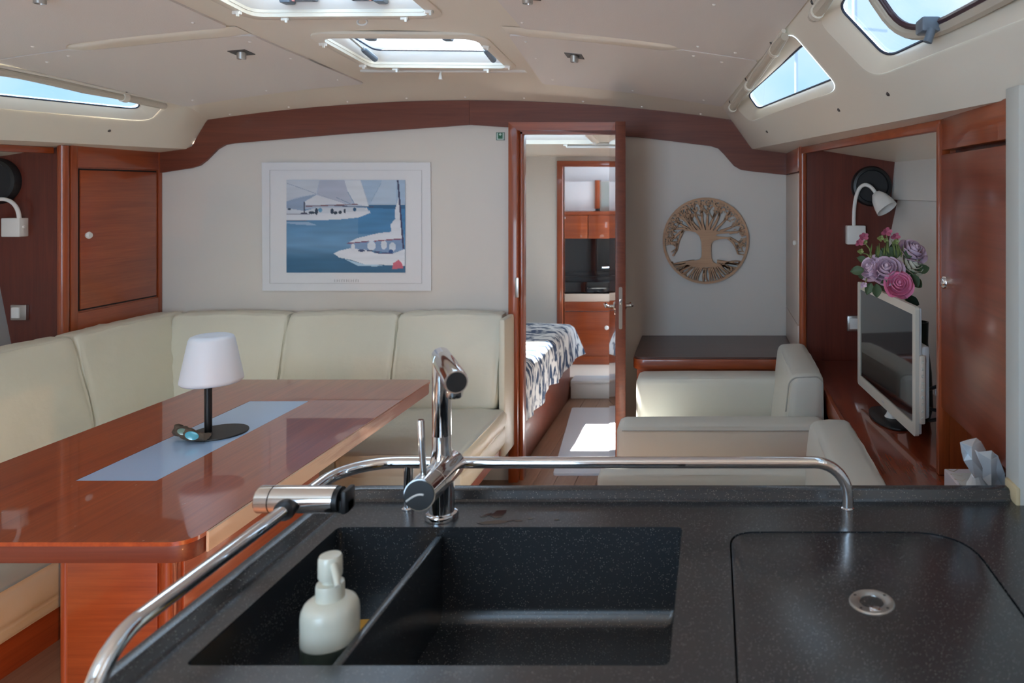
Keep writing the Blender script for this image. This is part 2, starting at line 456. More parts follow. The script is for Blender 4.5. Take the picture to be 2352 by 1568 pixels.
# ---- ceiling with openings
H1 = (-1.66, -1.02, 2.14, 2.67); H2 = (-1.57, -.95, 2.95, 3.40); H3 = (-1.75, -.85, -1.45, -.35)
def hrect(h, m=0, r=.06): return rrect(h[0]-m, h[1]+m, h[2]-m, h[3]+m, r)
ys = [YA+(YB-YA)*i/60 for i in range(61)]
def across(y, sg): return [(CX+sg*hw(y)*(2*k/30-1), y) for k in range(1, 30)]
outer = [(CX-hw(y)-.003, y) for y in ys]+across(YB, 1)+[(CX+hw(y)+.003, y) for y in reversed(ys)]+across(YA, -1)
cv, cf = cdt(outer, [hrect(h) for h in (H1, H2, H3)], (.1, .1))
ceiling = add('ceiling', ([Vector((x, y, zc(x, y))) for x, y in cv], cf), M_gel, kind='structure', sharp=50)
ceiling['label'] = 'cambered cream headliner moulding with hatch openings'

def rib(s):
    def f(u, v):
        h = .50+.69*u; w_ = .048*(1-.55*max(0, u-.7)/.3)
        X = CX+s*h; y = 2.831+(v-.5)*2*w_; b = 1-abs(2*v-1)**4
        return Vector((X, y, zc(X, y)-.002-.013*b*min(1, (1-u)*9, u*9)))
    return grid(f, 24, 10)
for s in (-1, 1): add('moulded_rib', rib(s), M_gel, ceiling, sharp=60)
def panel(name, pts, sgn, parent, th=.008, r=.03, m=M_panel):
    P = [(CX+sgn*h, y) for h, y in pts]
    P = rpoly(P, r, 4)
    D = []
    for i, p in enumerate(P):
        q = P[(i+1) % len(P)]; n = max(1, int((Vector(q)-Vector(p)).length/.08))
        D += [(p[0]+(q[0]-p[0])*k/n, p[1]+(q[1]-p[1])*k/n) for k in range(n)]
    v, f = cdt(D, [], (.1, .1))
    vf = ([Vector((x, y, zc(x, y)-th)) for x, y in v], f)
    return add(name, solid(vf, (0, 0, th+.004)), m, parent, sharp=40)
for s in (-1, 1):
    far = [(.445, 3.70), (hw(3.70)-.005, 3.70), (hw(3.3)-.004, 3.3), (hw(2.84)-.004, 2.835), (1.17, 2.835), (1.12, 2.875), (.50, 2.88)]
    nr = [(.52, 2.78), (1.14, 2.785), (1.17, 2.825), (hw(2.82)-.004, 2.825), (hw(2.2)-.004, 2.2), (hw(1.2)-.004, 1.2), (.56, 1.2)]
    aft = [(.58, 1.15), (hw(1.15)-.004, 1.15), (hw(0)-.004, 0), (.6, 0)]
    if s == 1: nr = [(.58, 2.78)]+nr[1:]
    for pts in (far, nr):
        p = panel('headliner_panel', pts, s, ceiling)
    for h, y in ((.52, 3.58), (.9, 3.64), (1.25, 3.62), (.53, 3.2), (.55, 2.95), (1.22, 2.89), (1.33, 2.92), (1.24, 2.76), (1.38, 2.77), (.6, 2.70), (1.3, 2.3), (.62, 2.3)):
        X = CX+s*h; z = zc(X, y)
        add('screw_cap', lathe([(0, -.004), (.004, -.004), (.007, 0), (.007, .004)], (X, y, z-.008), 10), M_cap, ceiling)
for k in range(9):
    X = -2.55+k*.31; z = zc(X, 3.90)
    add('screw_cap', lathe([(0, -.003), (.004, -.003), (.006, 0), (.006, .006)], (X, 3.9, z-.002), 10), M_cap, ceiling)

# ---- coachroof sides with window openings
W1R = [(3.54, .15), (2.42, .04), (2.36, .65), (3.53, .50)]
W1G = [(3.37, .17), (2.445, .19), (2.39, .57), (3.40, .42)]
W2R = [(2.20, .14), (.85, .10), (.80, .72), (2.105, .67)]
W2G = [(2.11, .16), (.95, .14), (.92, .64), (2.035, .605)]
W1LR = [(3.60, .07), (2.42, .04), (2.36, .65), (3.60, .45)]
W1LG = [(3.50, .10), (2.445, .14), (2.39, .55), (3.55, .33)]
def coach(s, name, wins):
    rec = [rpoly(r, .11, 6) for r, g in wins]
    ol = [(y, 0) for y in ys]+[(y, 1) for y in reversed(ys)]
    # densify hole outlines
    def dens(P, st=.05):
        D = []
        for i, p in enumerate(P):
            q = P[(i+1) % len(P)]; n = max(1, int((Vector(q)-Vector(p)).length/st)); D += [(p[0]+(q[0]-p[0])*k/n, p[1]+(q[1]-p[1])*k/n) for k in range(n)]
        return D
    v, f = cdt(ol, [dens(r) for r in rec], (.12, .09))
    o = add(name, ([side(y, t, s) for y, t in v], f), M_gel, kind='structure', sharp=50)
    return o
W3R = [(.55, .12), (-1.3, .10), (-1.3, .72), (.50, .72)]; W3G = [(.46, .16), (-1.2, .14), (-1.2, .64), (.42, .64)]
starw = coach(1, 'wall_coachroof_starboard', [(W1R, 0), (W2R, 0), (W3R, 0)])
portw = coach(-1, 'wall_coachroof_port', [(W1LR, 0), (W2R, 0), (W3R, 0)])
wn = [0]
def sidewin(s, R, G, label):
    wn[0] += 1
    c = side(sum(p[0] for p in R)/4, .9, s)
    w_ = thing('window_%d' % wn[0], label, 'window', c); w_['kind'] = 'structure'; del w_['category']
    a = rpoly(R, .11, 6); b = rpoly(G, .08, 6); n = len(a)
    A = [side(y, t, s, -.002) for y, t in a]; M_ = [side(y+(q[0]-y)*.75, t+(q[1]-t)*.75, s, .02) for (y, t), q in zip(a, b)]; Bb = [side(y, t, s, .035) for y, t in b]
    V = A+M_+Bb; F = []
    for i in range(n):
        j = (i+1) % n; F += [(i, j, n+j, n+i), (n+i, n+j, 2*n+j, 2*n+i)]
    add('window_frame', (V, F), M_gel, w_, sharp=60)
    cm = Vector((sum(p[0] for p in b)/n, sum(p[1] for p in b)/n))
    g = [side(y, t, s, .034) for y, t in b]; g2 = [side(cm.x+(y-cm.x)*1.02, cm.y+(t-cm.y)*1.02, s, .046) for y, t in b]
    add('gasket', tube(g+[g[0], g[1]], .004, 6, False), M_gkt, w_)
    add('pane', (g2, [tuple(range(n))]), M_glass, w_, sharp=80)
    nn = (side(cm.x, cm.y, s, 0)-side(cm.x, cm.y, s, .1)).normalized()
    portal(side(cm.x, cm.y, s, .12), abs(R[0][0]-R[1][0])+.1, .35, nn)
    return w_
sidewin(1, W1R, W1G, 'tapered side window in the cream cabin side next to the bulkhead, rolled blind above')
w2 = sidewin(1, W2R, W2G, 'large side window with an opening port in its pane')
sidewin(-1, W1LR, W1LG, 'long narrow side window above the settee')
sidewin(-1, W2R, W2G, 'aft side window above the settee end')
sidewin(1, W3R, W3G, 'side window above the galley')
sidewin(-1, W3R, W3G, 'side window opposite the galley')
# opening port on the big starboard window: dark oval frame and latch
def portp(a):
    ca, sa = math.cos(a), math.sin(a); e = .55
    return (1.52+.36*math.copysign(abs(ca)**e, ca), .30+.30*math.copysign(abs(sa)**e, sa))
pts = [side(*portp(2*PI*k/40), 1, .022) for k in range(42)]
ring = add('port_frame', tube(pts, .017, 8, False), M_blind, w2)
pts = [side(1.52+(portp(2*PI*k/40)[0]-1.52)*.9, .30+(portp(2*PI*k/40)[1]-.3)*.9, 1, .016) for k in range(42)]
add('port_seal', tube(pts, .008, 6, False), mat('plum_seal', (.05, .02, .03), .4), ring)
lp = side(1.70, .56, 1, .0)
add('port_latch', J(bev(MV(box(-.022, .022, -.03, .03, -.014, .02), lp), .006), tube([lp+Vector((0, -.03, -.01)), lp+Vector((-.01, -.03, -.04))], .01)), M_grey, w2)
for s, y, t in ((1, 3.415, .756), (1, 2.476, .80), (1, 2.078, .806), (-1, 3.463, .721), (-1, 2.6, .8)):
    p = side(y, t, s, -.001)
    add('screw', lathe([(0, .004), (.004, .004), (.007, 0), (.007, -.006)], p, 10, -(side(y, t, s, .1)-p)), M_dsteel, starw if s == 1 else portw)

# roller blinds above side windows
def blind(s, y0, y1, t0, t1, label, brk):
    b = thing('roller_blind', label, 'blind', side(y0, t0, s, -.02))
    P = [side(y0+(y1-y0)*k/10, t0+(t1-t0)*k/10, s, -.022+.004*math.sin(k*1.9)) for k in range(11)]
    add('rolled_fabric', tube(P, [.016+.003*math.sin(k*2.3) for k in range(11)], 10), M_blind, b)
    P2 = [p+Vector((-s*.004, 0, .02)) for p in P]
    add('headrail', tube(P2, .008, 8), M_gel, b)
    for f in brk:
        y = y0+(y1-y0)*f; t = t0+(t1-t0)*f; p = side(y, t, s, -.022)
        d = (P[-1]-P[0]).normalized()
        st = add('strap', tube([p-d*.012, p+d*.012], .0215, 12), M_gel, b)
        q = p+Vector((-s*.012, 0, .03))
        add('snap_button', lathe([(0, .005), (.006, .004), (.008, 0)], q, 10, (-s, 0, -.4)), M_dsteel, st)
blind(1, 3.56, 2.43, .16, .06, 'rolled beige blind strapped above the tapered side window', (.04, .42, .86))
blind(1, 2.16, 1.2, .12, .08, 'rolled beige blind strapped above the large side window', (.04, .6))
blind(-1, 3.58, 2.3, .06, .10, 'rolled beige blind strapped above the long narrow window', (.16, .60))

# ---- deck edges, hull sides
def hullx(Y): return .827+.15*(3.37-Y)
def E(Y): return .396+.167*(3.37-Y) if Y < 3.37 else .383+(3.95-Y)*.0224
hp = [(0, 1.675), (-.016, 1.51), (-.018, 1.505), (.014, 1.502), (.012, 1.497), (-.03, 1.30), (-.07, .77), (-.3, 0)]
for s, nm in ((1, 'starboard'), (-1, 'port')):
    yy = [YA+(YB-YA)*i/24 for i in range(25)]
    V, F = [], []
    for y in yy:
        b = Bp(y, s)
        V += [b, Vector((CX+s*(E(y)-CX), y, 1.742)), Vector((CX+s*(hullx(y)-CX), y, 1.675))]
    for i in range(24):
        for k in range(2): F.append((i*3+k, i*3+k+1, i*3+4+k, i*3+3+k))
    add('wall_sidedeck_'+nm, (V, F), M_gel, kind='structure', sharp=60)
    V, F = [], []
    for y in yy:
        for dx, z in hp: V.append(Vector((CX+s*(hullx(y)+dx-CX), y, z)))
    n = len(hp)
    for i in range(24):
        for k in range(n-1): F.append((i*n+k, i*n+k+1, (i+1)*n+k+1, (i+1)*n+k))
    add('wall_'+nm, (V, F), M_hull, kind='structure', sharp=40)

# ---- floor
fl = add('floor', box(-4.2, 2.0, YA, 6.7, -.05, -.001), WFLOOR, kind='structure')
for k in range(7):
    add('plank', box(-1.06+k*.11, -1.06+k*.11+.107, 3.2, 5.57, -.004, .004, .001, 1), WFLOOR, fl)
add('floor_dinette', box(-3.3, -1.0, .2, 3.06, 0, .2), WFLOOR, kind='structure')
# ---- aft wall
add('wall_aft', prism([(-4.3, 0), (-4.3, 2.7), (2.0, 2.7), (2.0, 0), (-.7, 0), (-.7, 2.10), (-2.2, 2.10), (-2.2, .60), (-.701, .60), (-.701, 0)], 'y', YA-.04, YA), M_wall, kind='structure')  # opening added to let daylight in from behind
portal((-1.45, YA-.1, 1.35), 1.55, 1.55, (0, 1, 0))
# added unseen canvas strip, keeps sun off the starboard windows and console
add('added_sunshade', prism([(-.75, .3), (.22, .3), (.22, 3.8), (-.75, 3.8)], 'z', 3.2, 3.21), mat('canvas', (.6, .58, .52), .8), label='added pale canvas strip blocking the sun, unseen above the starboard side deck', cat='added_sunshade')

# ---- forward bulkhead
def prof():
    L = []
    for k in range(29):
        X = CX-1.393+2.786*k/28; L.append((X, 2.02-.103*(abs(X-CX)/1.393)**1.95))
    return L
top = prof()
topfull = [(-3.30, 1.74), (-2.95, 1.752), (-2.80, 1.765), (-2.775, 1.775)]+top+[(.225, 1.768), (.25, 1.756), (.383, 1.742), (.9, 1.73)]
bh = [(-3.30, 0)]+[(x, z+.02) for x, z in topfull]+[(.9, 0), (-.548, 0), (-.548, 1.858), (-1.02, 1.858), (-1.02, 0)]
wf = add('wall_forward', prism(bh, 'y', YB, YB+.04), M_wall, kind='structure')
lowl = [(-1.3, 1.894), (-2.0, 1.843), (-2.56, 1.795), (-2.60, 1.787), (-2.64, 1.765), (-2.70, 1.705), (-2.735, 1.678), (-2.78, 1.664), (-2.955, 1.637)]
lowr = [(.39, 1.626), (.19, 1.647), (.14, 1.655), (.105, 1.675), (.05, 1.738), (.02, 1.768), (-.02, 1.781), (-.4, 1.828), (-.85, 1.865), (-1.3, 1.894)]
tl = [p for p in topfull if -2.96 <= p[0] <= -1.3]; tr = [p for p in topfull if -1.3 <= p[0] <= .39]
if abs(tl[-1][0]+1.3) > 1e-4: tl.append((-1.3, 2.02))
if abs(tr[0][0]+1.3) > 1e-4: tr.insert(0, (-1.3, 2.02))
up = lambda L: [(x, z+.004) for x, z in L]
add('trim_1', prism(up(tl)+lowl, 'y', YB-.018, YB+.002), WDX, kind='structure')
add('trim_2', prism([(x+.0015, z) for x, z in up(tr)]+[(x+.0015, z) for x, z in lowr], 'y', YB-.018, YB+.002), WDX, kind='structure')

# ---- doorway frame and open door
df = thing('trim_3', 'red mahogany frame around the doorway in the bulkhead', 'x', (-.8, 3.95, 0)); df['kind'] = 'structure'; del df['category']
add('jamb', J(box(-1.087, -1.035, 3.905, 4.0, 0, 1.904, .006), box(-1.035, -1.015, 3.935, 4.0, 0, 1.86, .004)), WZ, df)
add('head', J(prism([(-1.087, 1.905), (-.49, 1.905), (-.49, 1.862), (-1.035, 1.862)], 'y', 3.904, 4.0), box(-1.03, -.5, 3.935, 4.0, 1.845, 1.863)), WX, df)
add('jamb', box(-.548, -.49, 3.905, 4.0, 0, 1.904, .006), WZ, df)
add('strike_plate', box(-1.05, -1.03, 3.901, 3.907, .98, 1.085, .002), M_steel, df)
dr = thing('door_1', 'glossy red mahogany door standing open, its lock edge facing the cabin', 'x', (-.5, 3.7, .02)); dr['kind'] = 'structure'; del dr['category']
hinge = Vector((-.533, 3.915, 0)); dd = Vector((.2, -.98, 0)).normalized(); dn = Vector((.98, .2, 0)).normalized()
def dloc(v): return hinge+dd*v[0]+dn*v[1]+Vector((0, 0, v[2]))
M_door = wood('door_gloss', (.30, .06, .022), (.17, .03, .012), 'Z', rough=.08, coat=1, coatr=.01)
add('door_leaf', XF(box(0, .50, -.021, .021, .03, 1.86), dloc), M_door, dr)
add('edge_strip', XF(box(.497, .506, -.0235, .0235, .03, 1.865, .003), dloc), WDX, dr)
lk = add('lock_plate', XF(prism(rrect(-.008, .008, .905, 1.10, .008), 'x', .505, .5085), dloc), M_steel, dr)
add('latch_bolt', XF(box(.508, .513, -.005, .005, 1.02, 1.045, .002), dloc), M_chrome, lk)
for s in (-1, 1):
    h = add('door_handle', XF(tube(fillet([(.455, s*.02, 1.005), (.455, s*.062, 1.005), (.36, s*.062, 1.0)], .018), .0085, 10), dloc), M_chrome, dr)
    add('rose', XF(J(lathe([(0, 0), (.021, 0), (.021, .004), (.016, .009), (0, .009)], (.455, s*.021, 1.005), 18, (0, s, 0)), lathe([(0, 0), (.010, 0), (.010, .004), (0, .005)], (.455, s*.021, .975), 14, (0, s, 0))), dloc), M_chrome, h)

# ---- hatches in the ceiling
hn = [10]
def hatch(h, label, latch=True, strut=False, ztop=.05, zf=zc, yn=None):
    hn[0] += 1
    cx, cy = (h[0]+h[1])/2, (h[2]+h[3])/2
    t = thing('window_%d' % hn[0], label, 'x', (cx, cy, zf(cx, cy))); t['kind'] = 'structure'; del t['category']
    a = rrect(h[0]-.045, h[1]+.045, h[2]-.045, h[3]+.045, .085, 6); b = rrect(h[0]-.002, h[1]+.002, h[2]-.002, h[3]+.002, .06, 6); c = rrect(h[0]+.025, h[1]-.025, h[2]+.025, h[3]-.025, .05, 6)
    n = len(a)
    def L(P, dz): return [Vector((x, y, zf(min(max(x, h[0]), h[1]), y)+dz)) for x, y in P]
    rings = [L(a, .003), L(a, -.008), L(rrect(h[0]-.03, h[1]+.03, h[2]-.03, h[3]+.03, .075, 6), -.016), L(b, -.014), L(b, .02)]
    def loft(R):
        V = sum(R, []); F = []
        for r in range(len(R)-1):
            for i in range(n): F.append((r*n+i, r*n+(i+1) % n, (r+1)*n+(i+1) % n, (r+1)*n+i))
        return V, F
    add('trim_ring', loft(rings), M_gel, t, sharp=45)
    fr = add('hatch_frame', loft([L(b, .012), L(b, ztop+.03), L(c, ztop+.03), L(c, ztop), L(b, .012)]), M_white, t, sharp=45)
    add('pane', (L(c, ztop+.012), [tuple(range(n))]), M_hglass, t, sharp=80)
    add('gasket', tube(L(c, ztop+.008)+L(c, ztop+.008)[:2], .004, 6, False), M_gkt, fr)
    if latch:
        for k, f in enumerate((.22, .74)):
            X = h[0]+(h[1]-h[0])*f; yl = h[3]-.035 if latch == 'far' else h[2]+.14; z = zf(X, yl)+ztop-.012
            sg = 1 if k == 0 else -1
            lt = add('latch', J(bev(box(X-sg*.0-.02, X+.02, yl-.022, yl+.022, z-.022, z+.022), .008), bev(MV(box(min(0, sg*.105), max(0, sg*.105), -.013, .013, -.012, .0), (X, yl, z)), .004), bev(MV(box(sg*.095-.006, sg*.095+.006, -.013, .013, -.012, .018), (X, yl, z)), .003)), M_grey, t)
            add('release_tab', MV(box(-.004, .004, -.018, -.012, -.016, -.011), (X+sg*.03, yl, z)), mat('red_tab', (.5, .2, .18), .5), lt)
    if strut:
        for f in (.07, .93):
            X = h[0]+(h[1]-h[0])*f
            p0 = Vector((X, h[2]+.12, zf(X, h[2]+.12)+ztop-.01)); p1 = Vector((X+(.03 if f < .5 else -.03), h[3]-.06, zf(X, h[3])+.012))
            p1.x = X; m_ = p0.lerp(p1, .55)
            st = add('strut', tube([p0, m_], .005, 8), M_steel, t)
            add('strut_body', tube([m_, m_.lerp(p1, .1), p1.lerp(m_, .05), p1], [.009, .014, .014, .009], 10), M_grey, st)
    for (fx, fy) in ((0, .15), (0, .85), (.18, 1), (.82, 1), (1, .2), (1, .85)):
        X = h[0]-.018+(h[1]-h[0]+.036)*fx; y = h[2]-.018+(h[3]-h[2]+.036)*fy; z = zf(min(max(X, h[0]), h[1]), y)-.014
        add('blind_clip', J(bev(MV(box(-.014, .014, -.008, .008, -.012, .002), (X, y, z)), .002, 1), MV(box(.004, .012, -.012, -.006, -.02, -.004), (X, y, z))), M_cap, t)
    portal((cx, cy, zf(cx, cy)+ztop+.08), h[1]-h[0], h[3]-h[2], (0, 0, -1))
    return t
hatch(H1, 'large cream-rimmed roof hatch with two grey latches on its forward edge', 'far')
hatch(H2, 'roof hatch with two struts and the blind cassette below its rim', 'near', True)
# companionway coaming
hatch(H3, 'wide sliding companionway hatch', False)

# pull ring on the first hatch, blind cassette on the second
add('blind_pull_ring', tube([Vector((-1.30+.018*math.cos(a), 2.735, zc(-1.3, 2.735)-.02+.012*math.sin(a))) for a in [k*PI/8 for k in range(17)]], .004, 6, False), M_white,
    label='small white oval pull ring on the hatch rim', cat='pull ring')
bc = thing('hatch_blind', 'white aluminium blind cassette bar across the forward edge of the strut hatch', 'blind', (-1.27, 3.5, 2.10))
zb = 2.118
add('cassette', box(-1.665, -.88, 3.475, 3.505, zb-.004, zb+.012, .003), M_gel, bc)
add('bottom_bar', box(-1.66, -.885, 3.468, 3.508, zb-.017, zb-.005, .004), M_white, bc)
tg = add('pull_cord', tube([(-1.275, 3.468, zb-.012), (-1.278, 3.462, zb-.024)], .005, 8), M_white, bc)
add('pull_toggle', lathe([(0, -.032), (.009, -.032), (.009, -.026), (.004, 0), (0, 0)], (-1.279, 3.461, zb-.022), 12), M_white, tg)

# ---- ceiling downlights
def downlight(X, Y, label):
    z = zc(X, Y)-.008
    t = thing('downlight', label, 'light', (X, Y, z-.03), 'ceiling spotlights')
    add('plate', XF(box(X-.036, X+.036, Y-.036, Y+.036, -.003, .002, .001, 1), lambda v: (v.x, v.y, v.z+zc(v.x, v.y)-.008)), M_dsteel, t)
    add('barrel', lathe([(0, -.022), (.012, -.022), (.014, -.028), (.017, -.028), (.0175, -.002), (.0175, .003)], (X, Y, z), 20), M_steel, t)
downlight(-1.96, 3.07, 'steel spotlight on the settee-side panel beside the strut hatch')
downlight(-.585, 3.10, 'steel spotlight above the open door')
downlight(-2.15, 2.36, 'steel spotlight above the dining table')
downlight(-.605, 2.40, 'steel spotlight above the armchairs')

# ================================================================== forward cabin and washroom
zf = lambda X, Y: 1.95-.094*(Y-4.0)
FH = (-1.90, -.80, 4.36, 4.90)
cv, cf = cdt([(-2.9, 3.99), (.6, 3.99), (.6, 5.6), (-2.9, 5.6)], [rrect(*FH, .06)])
add('ceiling_cabin', ([Vector((x, y, zf(x, y))) for x, y in cv], cf), M_gel, kind='structure')
hatch(FH, 'roof hatch in the forward cabin', False, False, .04, zf)
add('hatch_blind', J(box(-.98, -.45, 4.93, 4.96, 1.842, 1.858, .003), box(-.98, -.45, 4.922, 4.962, 1.826, 1.84, .003)), M_white,
    label='white blind bar across the forward cabin hatch', cat='blind')
add('wall_cabin_port', box(-2.94, -2.9, 3.99, 5.6, 0, 1.98), M_wall, kind='structure')
add('wall_cabin_starboard', box(.6, .64, 3.99, 5.6, 0, 1.98), M_wall, kind='structure')
add('wall_cabin_forward', prism([(-2.9, 0), (-2.9, 1.84), (.6, 1.84), (.6, 0), (-.62, 0), (-.62, 1.725), (-1.14, 1.725), (-1.14, 0)], 'y', 5.6, 5.64), M_wall, kind='structure')
d2 = thing('trim_4', 'red mahogany frame around the washroom doorway', 'x', (-.88, 5.6, .1)); d2['kind'] = 'structure'; del d2['category']
add('jamb', box(-1.184, -1.14, 5.57, 5.66, 0, 1.765, .005), WZ, d2)
add('jamb', box(-.62, -.576, 5.57, 5.66, 0, 1.765, .005), WZ, d2)
add('head', box(-1.184, -.576, 5.569, 5.66, 1.722, 1.766, .005), WX, d2)
add('floor_washroom', box(-1.6, -.2, 5.60, 6.42, .06, .13), M_beige, kind='structure')
add('doorstep', J(box(-1.06, -.622, 5.47, 5.60, .004, .115, .004), box(-1.06, -.622, 5.46, 5.62, .115, .14, .008)), M_step, label='pale grey step below the washroom doorway', cat='step')
add('wall_washroom', box(-1.7, -.1, 6.42, 6.46, 0, 2.0), mat('washroom_white', (.74, .75, .78), .4), kind='structure')
add('wall_washroom_port', box(-1.66, -1.62, 5.64, 6.42, 0, 2.0), M_wall, kind='structure')
add('ceiling_washroom', box(-1.7, -.1, 5.64, 6.46, 1.80, 1.84), mat('washroom_ceiling', (.75, .75, .76), .5), kind='structure')
mw = thing('mirror_cabinet', 'mirror panel with a red wood divider above the washroom lockers', 'mirror', (-.85, 6.36, 1.37))
add('panel', box(-1.55, -1.02, 6.35, 6.41, 1.365, 1.62, .004), mat('panel_white', (.74, .75, .78), .3), mw)
add('divider', box(-1.02, -.98, 6.33, 6.41, 1.385, 1.63, .004), WZ, mw)
add('mirror_pane', box(-.98, -.3, 6.35, 6.41, 1.365, 1.62, .003), mat('pale_mirror', (.55, .62, .6), .12, .6), mw)
wl = thing('washroom_locker', 'low red mahogany locker with two flap doors and round white knobs', 'cabinet', (-.9, 6.3, 1.13))
add('top_rail', box(-1.5, -.3, 6.24, 6.42, 1.335, 1.365, .004), WX, wl)
for k, x in enumerate((-1.29, -1.062)):
    d_ = add('flap_door', box(x, x+.222, 6.25, 6.40, 1.135, 1.333, .003), WX, wl)
    add('knob', lathe([(0, .016), (.012, .014), (.016, .006), (.01, 0)], (x+.02 if k == 0 else x+.2, 6.25, 1.31), 14, (0, -1, 0)), M_white, d_)
wb = thing('washbasin_unit', 'washbasin unit with black splashback and red wood doors', 'washbasin', (-.9, 6.2, .13))
add('splashback', box(-1.5, -.3, 6.385, 6.42, .80, 1.134), M_gloss, wb)
add('basin_top', box(-1.5, -.3, 6.02, 6.385, .775, .80, .004), M_gloss, wb)
add('basin_front', box(-1.5, -.3, 6.0, 6.05, .70, .80, .004), M_gloss, wb)
add('beige_band', box(-1.5, -.3, 6.0, 6.05, .64, .72, .004), M_beige, wb)
add('door', box(-1.5, -.3, 6.0, 6.03, .20, .56, .004), WX, wb)
add('rail', box(-1.5, -.3, 5.995, 6.03, .565, .64, .004), WX, wb)
add('plinth', box(-1.5, -.3, 6.0, 6.03, .13, .198, .003), WX, wb)
add('knob', lathe([(0, .016), (.014, .014), (.018, .006), (.01, 0)], (-.87, 6.0, .43), 14, (0, -1, 0)), M_white, wb)
add('tap', J(tube([(-.80, 6.3, .80), (-.80, 6.3, .90)], .012), tube([(-.80, 6.3, .89), (-.94, 6.2, .895)], .011)), M_chrome, wb)

bd = thing('bed', 'double bed with a wooden base under a white and ink-blue spread', 'bed', (-1.9, 4.75, 0))
add('bed_base', box(-2.88, -1.07, 4.02, 5.5, 0, .36, .004), WDX, bd)
add('mattress', box(-2.88, -1.09, 4.03, 5.47, .36, .545, .03), M_white, bd)
def spread(u, v):
    y = 4.02+1.46*v; L = 1.80+.30
    d = u*L
    wv = .012*math.sin(y*17)+.008*math.sin(y*31+1)
    if d < 1.78: return Vector((-2.87+d, y, .558+.006*math.sin(d*9+y*7)))
    e = (d-1.78)/.32; far = max(0, (v-.86)/.14)
    drop = (.27+.02*math.sin(y*9)+.03*(1-v))*e-far*.02*e
    a = min(1, e*4)
    return Vector((-2.87+1.78+.045*math.sin(a*PI/2)+wv*e+far*.09*e, y+far*.05*e, .558-drop*(.4+.6*a)))
add('bedspread', solid(grid(spread, 70, 60), (-.004, 0, -.004)), M_spread, bd, sharp=70)
def fend(u, v): return Vector((-2.87+1.80*u, 5.48+.03*v, .556-.2*v))
rug = [(-.87, 4.0), (-.30, 4.0), (-.36, 5.21), (-1.0, 5.21)]
add('rug', prism(rpoly(rug, .02), 'z', .004, .016), M_rug, label='pale grey rug on the cabin floor beside the bed', cat='rug')

# ================================================================== starboard joinery
# partition with lamp
pp = [(.40, .0), (.40, 1.742), (.50, 1.726), (.829, 1.677), (.812, 1.508), (.842, 1.50), (.80, 1.30), (.758, .77), (.5, 0)]
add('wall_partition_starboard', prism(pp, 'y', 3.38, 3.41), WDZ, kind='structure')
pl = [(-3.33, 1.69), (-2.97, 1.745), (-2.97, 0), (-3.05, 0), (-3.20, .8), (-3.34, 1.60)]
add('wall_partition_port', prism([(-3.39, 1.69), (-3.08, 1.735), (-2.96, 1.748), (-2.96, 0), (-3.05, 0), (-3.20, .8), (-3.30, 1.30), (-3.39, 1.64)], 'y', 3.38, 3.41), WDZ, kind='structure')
add('trim_5', tube([(.405, 3.372, .77), (.405, 3.372, 1.745)], .017, 14), WZ, kind='structure')
add('trim_6', tube([(-2.965, 3.372, .6), (-2.965, 3.372, 1.75)], .022, 14), WZ, kind='structure')
def beam(s, y0, y1):
    a = [Vector((CX+s*(E(y)-CX), y, 0)) for y in (y0, y1)]
    V = []
    for p in a:
        for dx, z in ((-.004, 1.742), (.022, 1.742), (.022, 1.712), (-.004, 1.712)): V.append(p+Vector((s*dx, 0, z)))
    return bev((V, [(0, 1, 2, 3), (7, 6, 5, 4), (0, 4, 5, 1), (1, 5, 6, 2), (2, 6, 7, 3), (3, 7, 4, 0)]), .005)
add('trim_7', beam(1, 3.37, 2.03), WY, kind='structure')
add('trim_8', beam(-1, 3.36, 1.0), WY, kind='structure')

# corner lockers beside the bulkhead
cl = thing('corner_locker', 'red mahogany corner locker with one square door and a white knob above the settee', 'cabinet', (-2.98, 3.66, .80))
add('face_frame', J(box(-2.99, -2.952, 3.385, 3.95, .76, 1.752), ), WX, cl)
add('shadow_gap', box(-2.954, -2.950, 3.435, 3.915, .985, 1.648), M_shadowgap, cl)
d_ = add('door', box(-2.985, -2.944, 3.441, 3.909, .992, 1.641, .003), WY, cl)
add('stile', box(-2.96, -2.943, 3.925, 3.95, .80, 1.752, .003), WZ, cl)
add('top_rail', box(-2.96, -2.9445, 3.40, 3.925, 1.655, 1.752, .002), WY, cl)
add('bottom_rail', box(-2.96, -2.9445, 3.40, 3.925, .80, .978, .002), WY, cl)
add('hinge_stile', box(-2.96, -2.944, 3.39, 3.428, .80, 1.752, .003), WZ, cl)
add('knob', lathe([(0, .02), (.012, .018), (.017, .01), (.012, 0)], (-2.944, 3.475, 1.335), 18, (1, 0, 0)), M_white, d_)
sl_ = thing('corner_locker', 'narrow beige-faced corner locker with a red rail above the brown shelf', 'cabinet', (.4, 3.66, .77))
add('carcass', box(.40, .44, 3.40, 3.95, .771, 1.742), WZ, sl_)
add('top_rail', box(.384, .41, 3.40, 3.95, 1.632, 1.742, .002), WY, sl_)
add('door', box(.384, .41, 3.40, 3.945, .93, 1.625, .002), M_wall2, sl_)
add('lower_panel', box(.384, .41, 3.40, 3.945, .772, .925, .002), M_wall2, sl_)
add('knob', lathe([(0, .016), (.009, .014), (.012, .008), (.009, 0)], (.384, 3.47, 1.30), 14, (-1, 0, 0)), M_white, sl_)

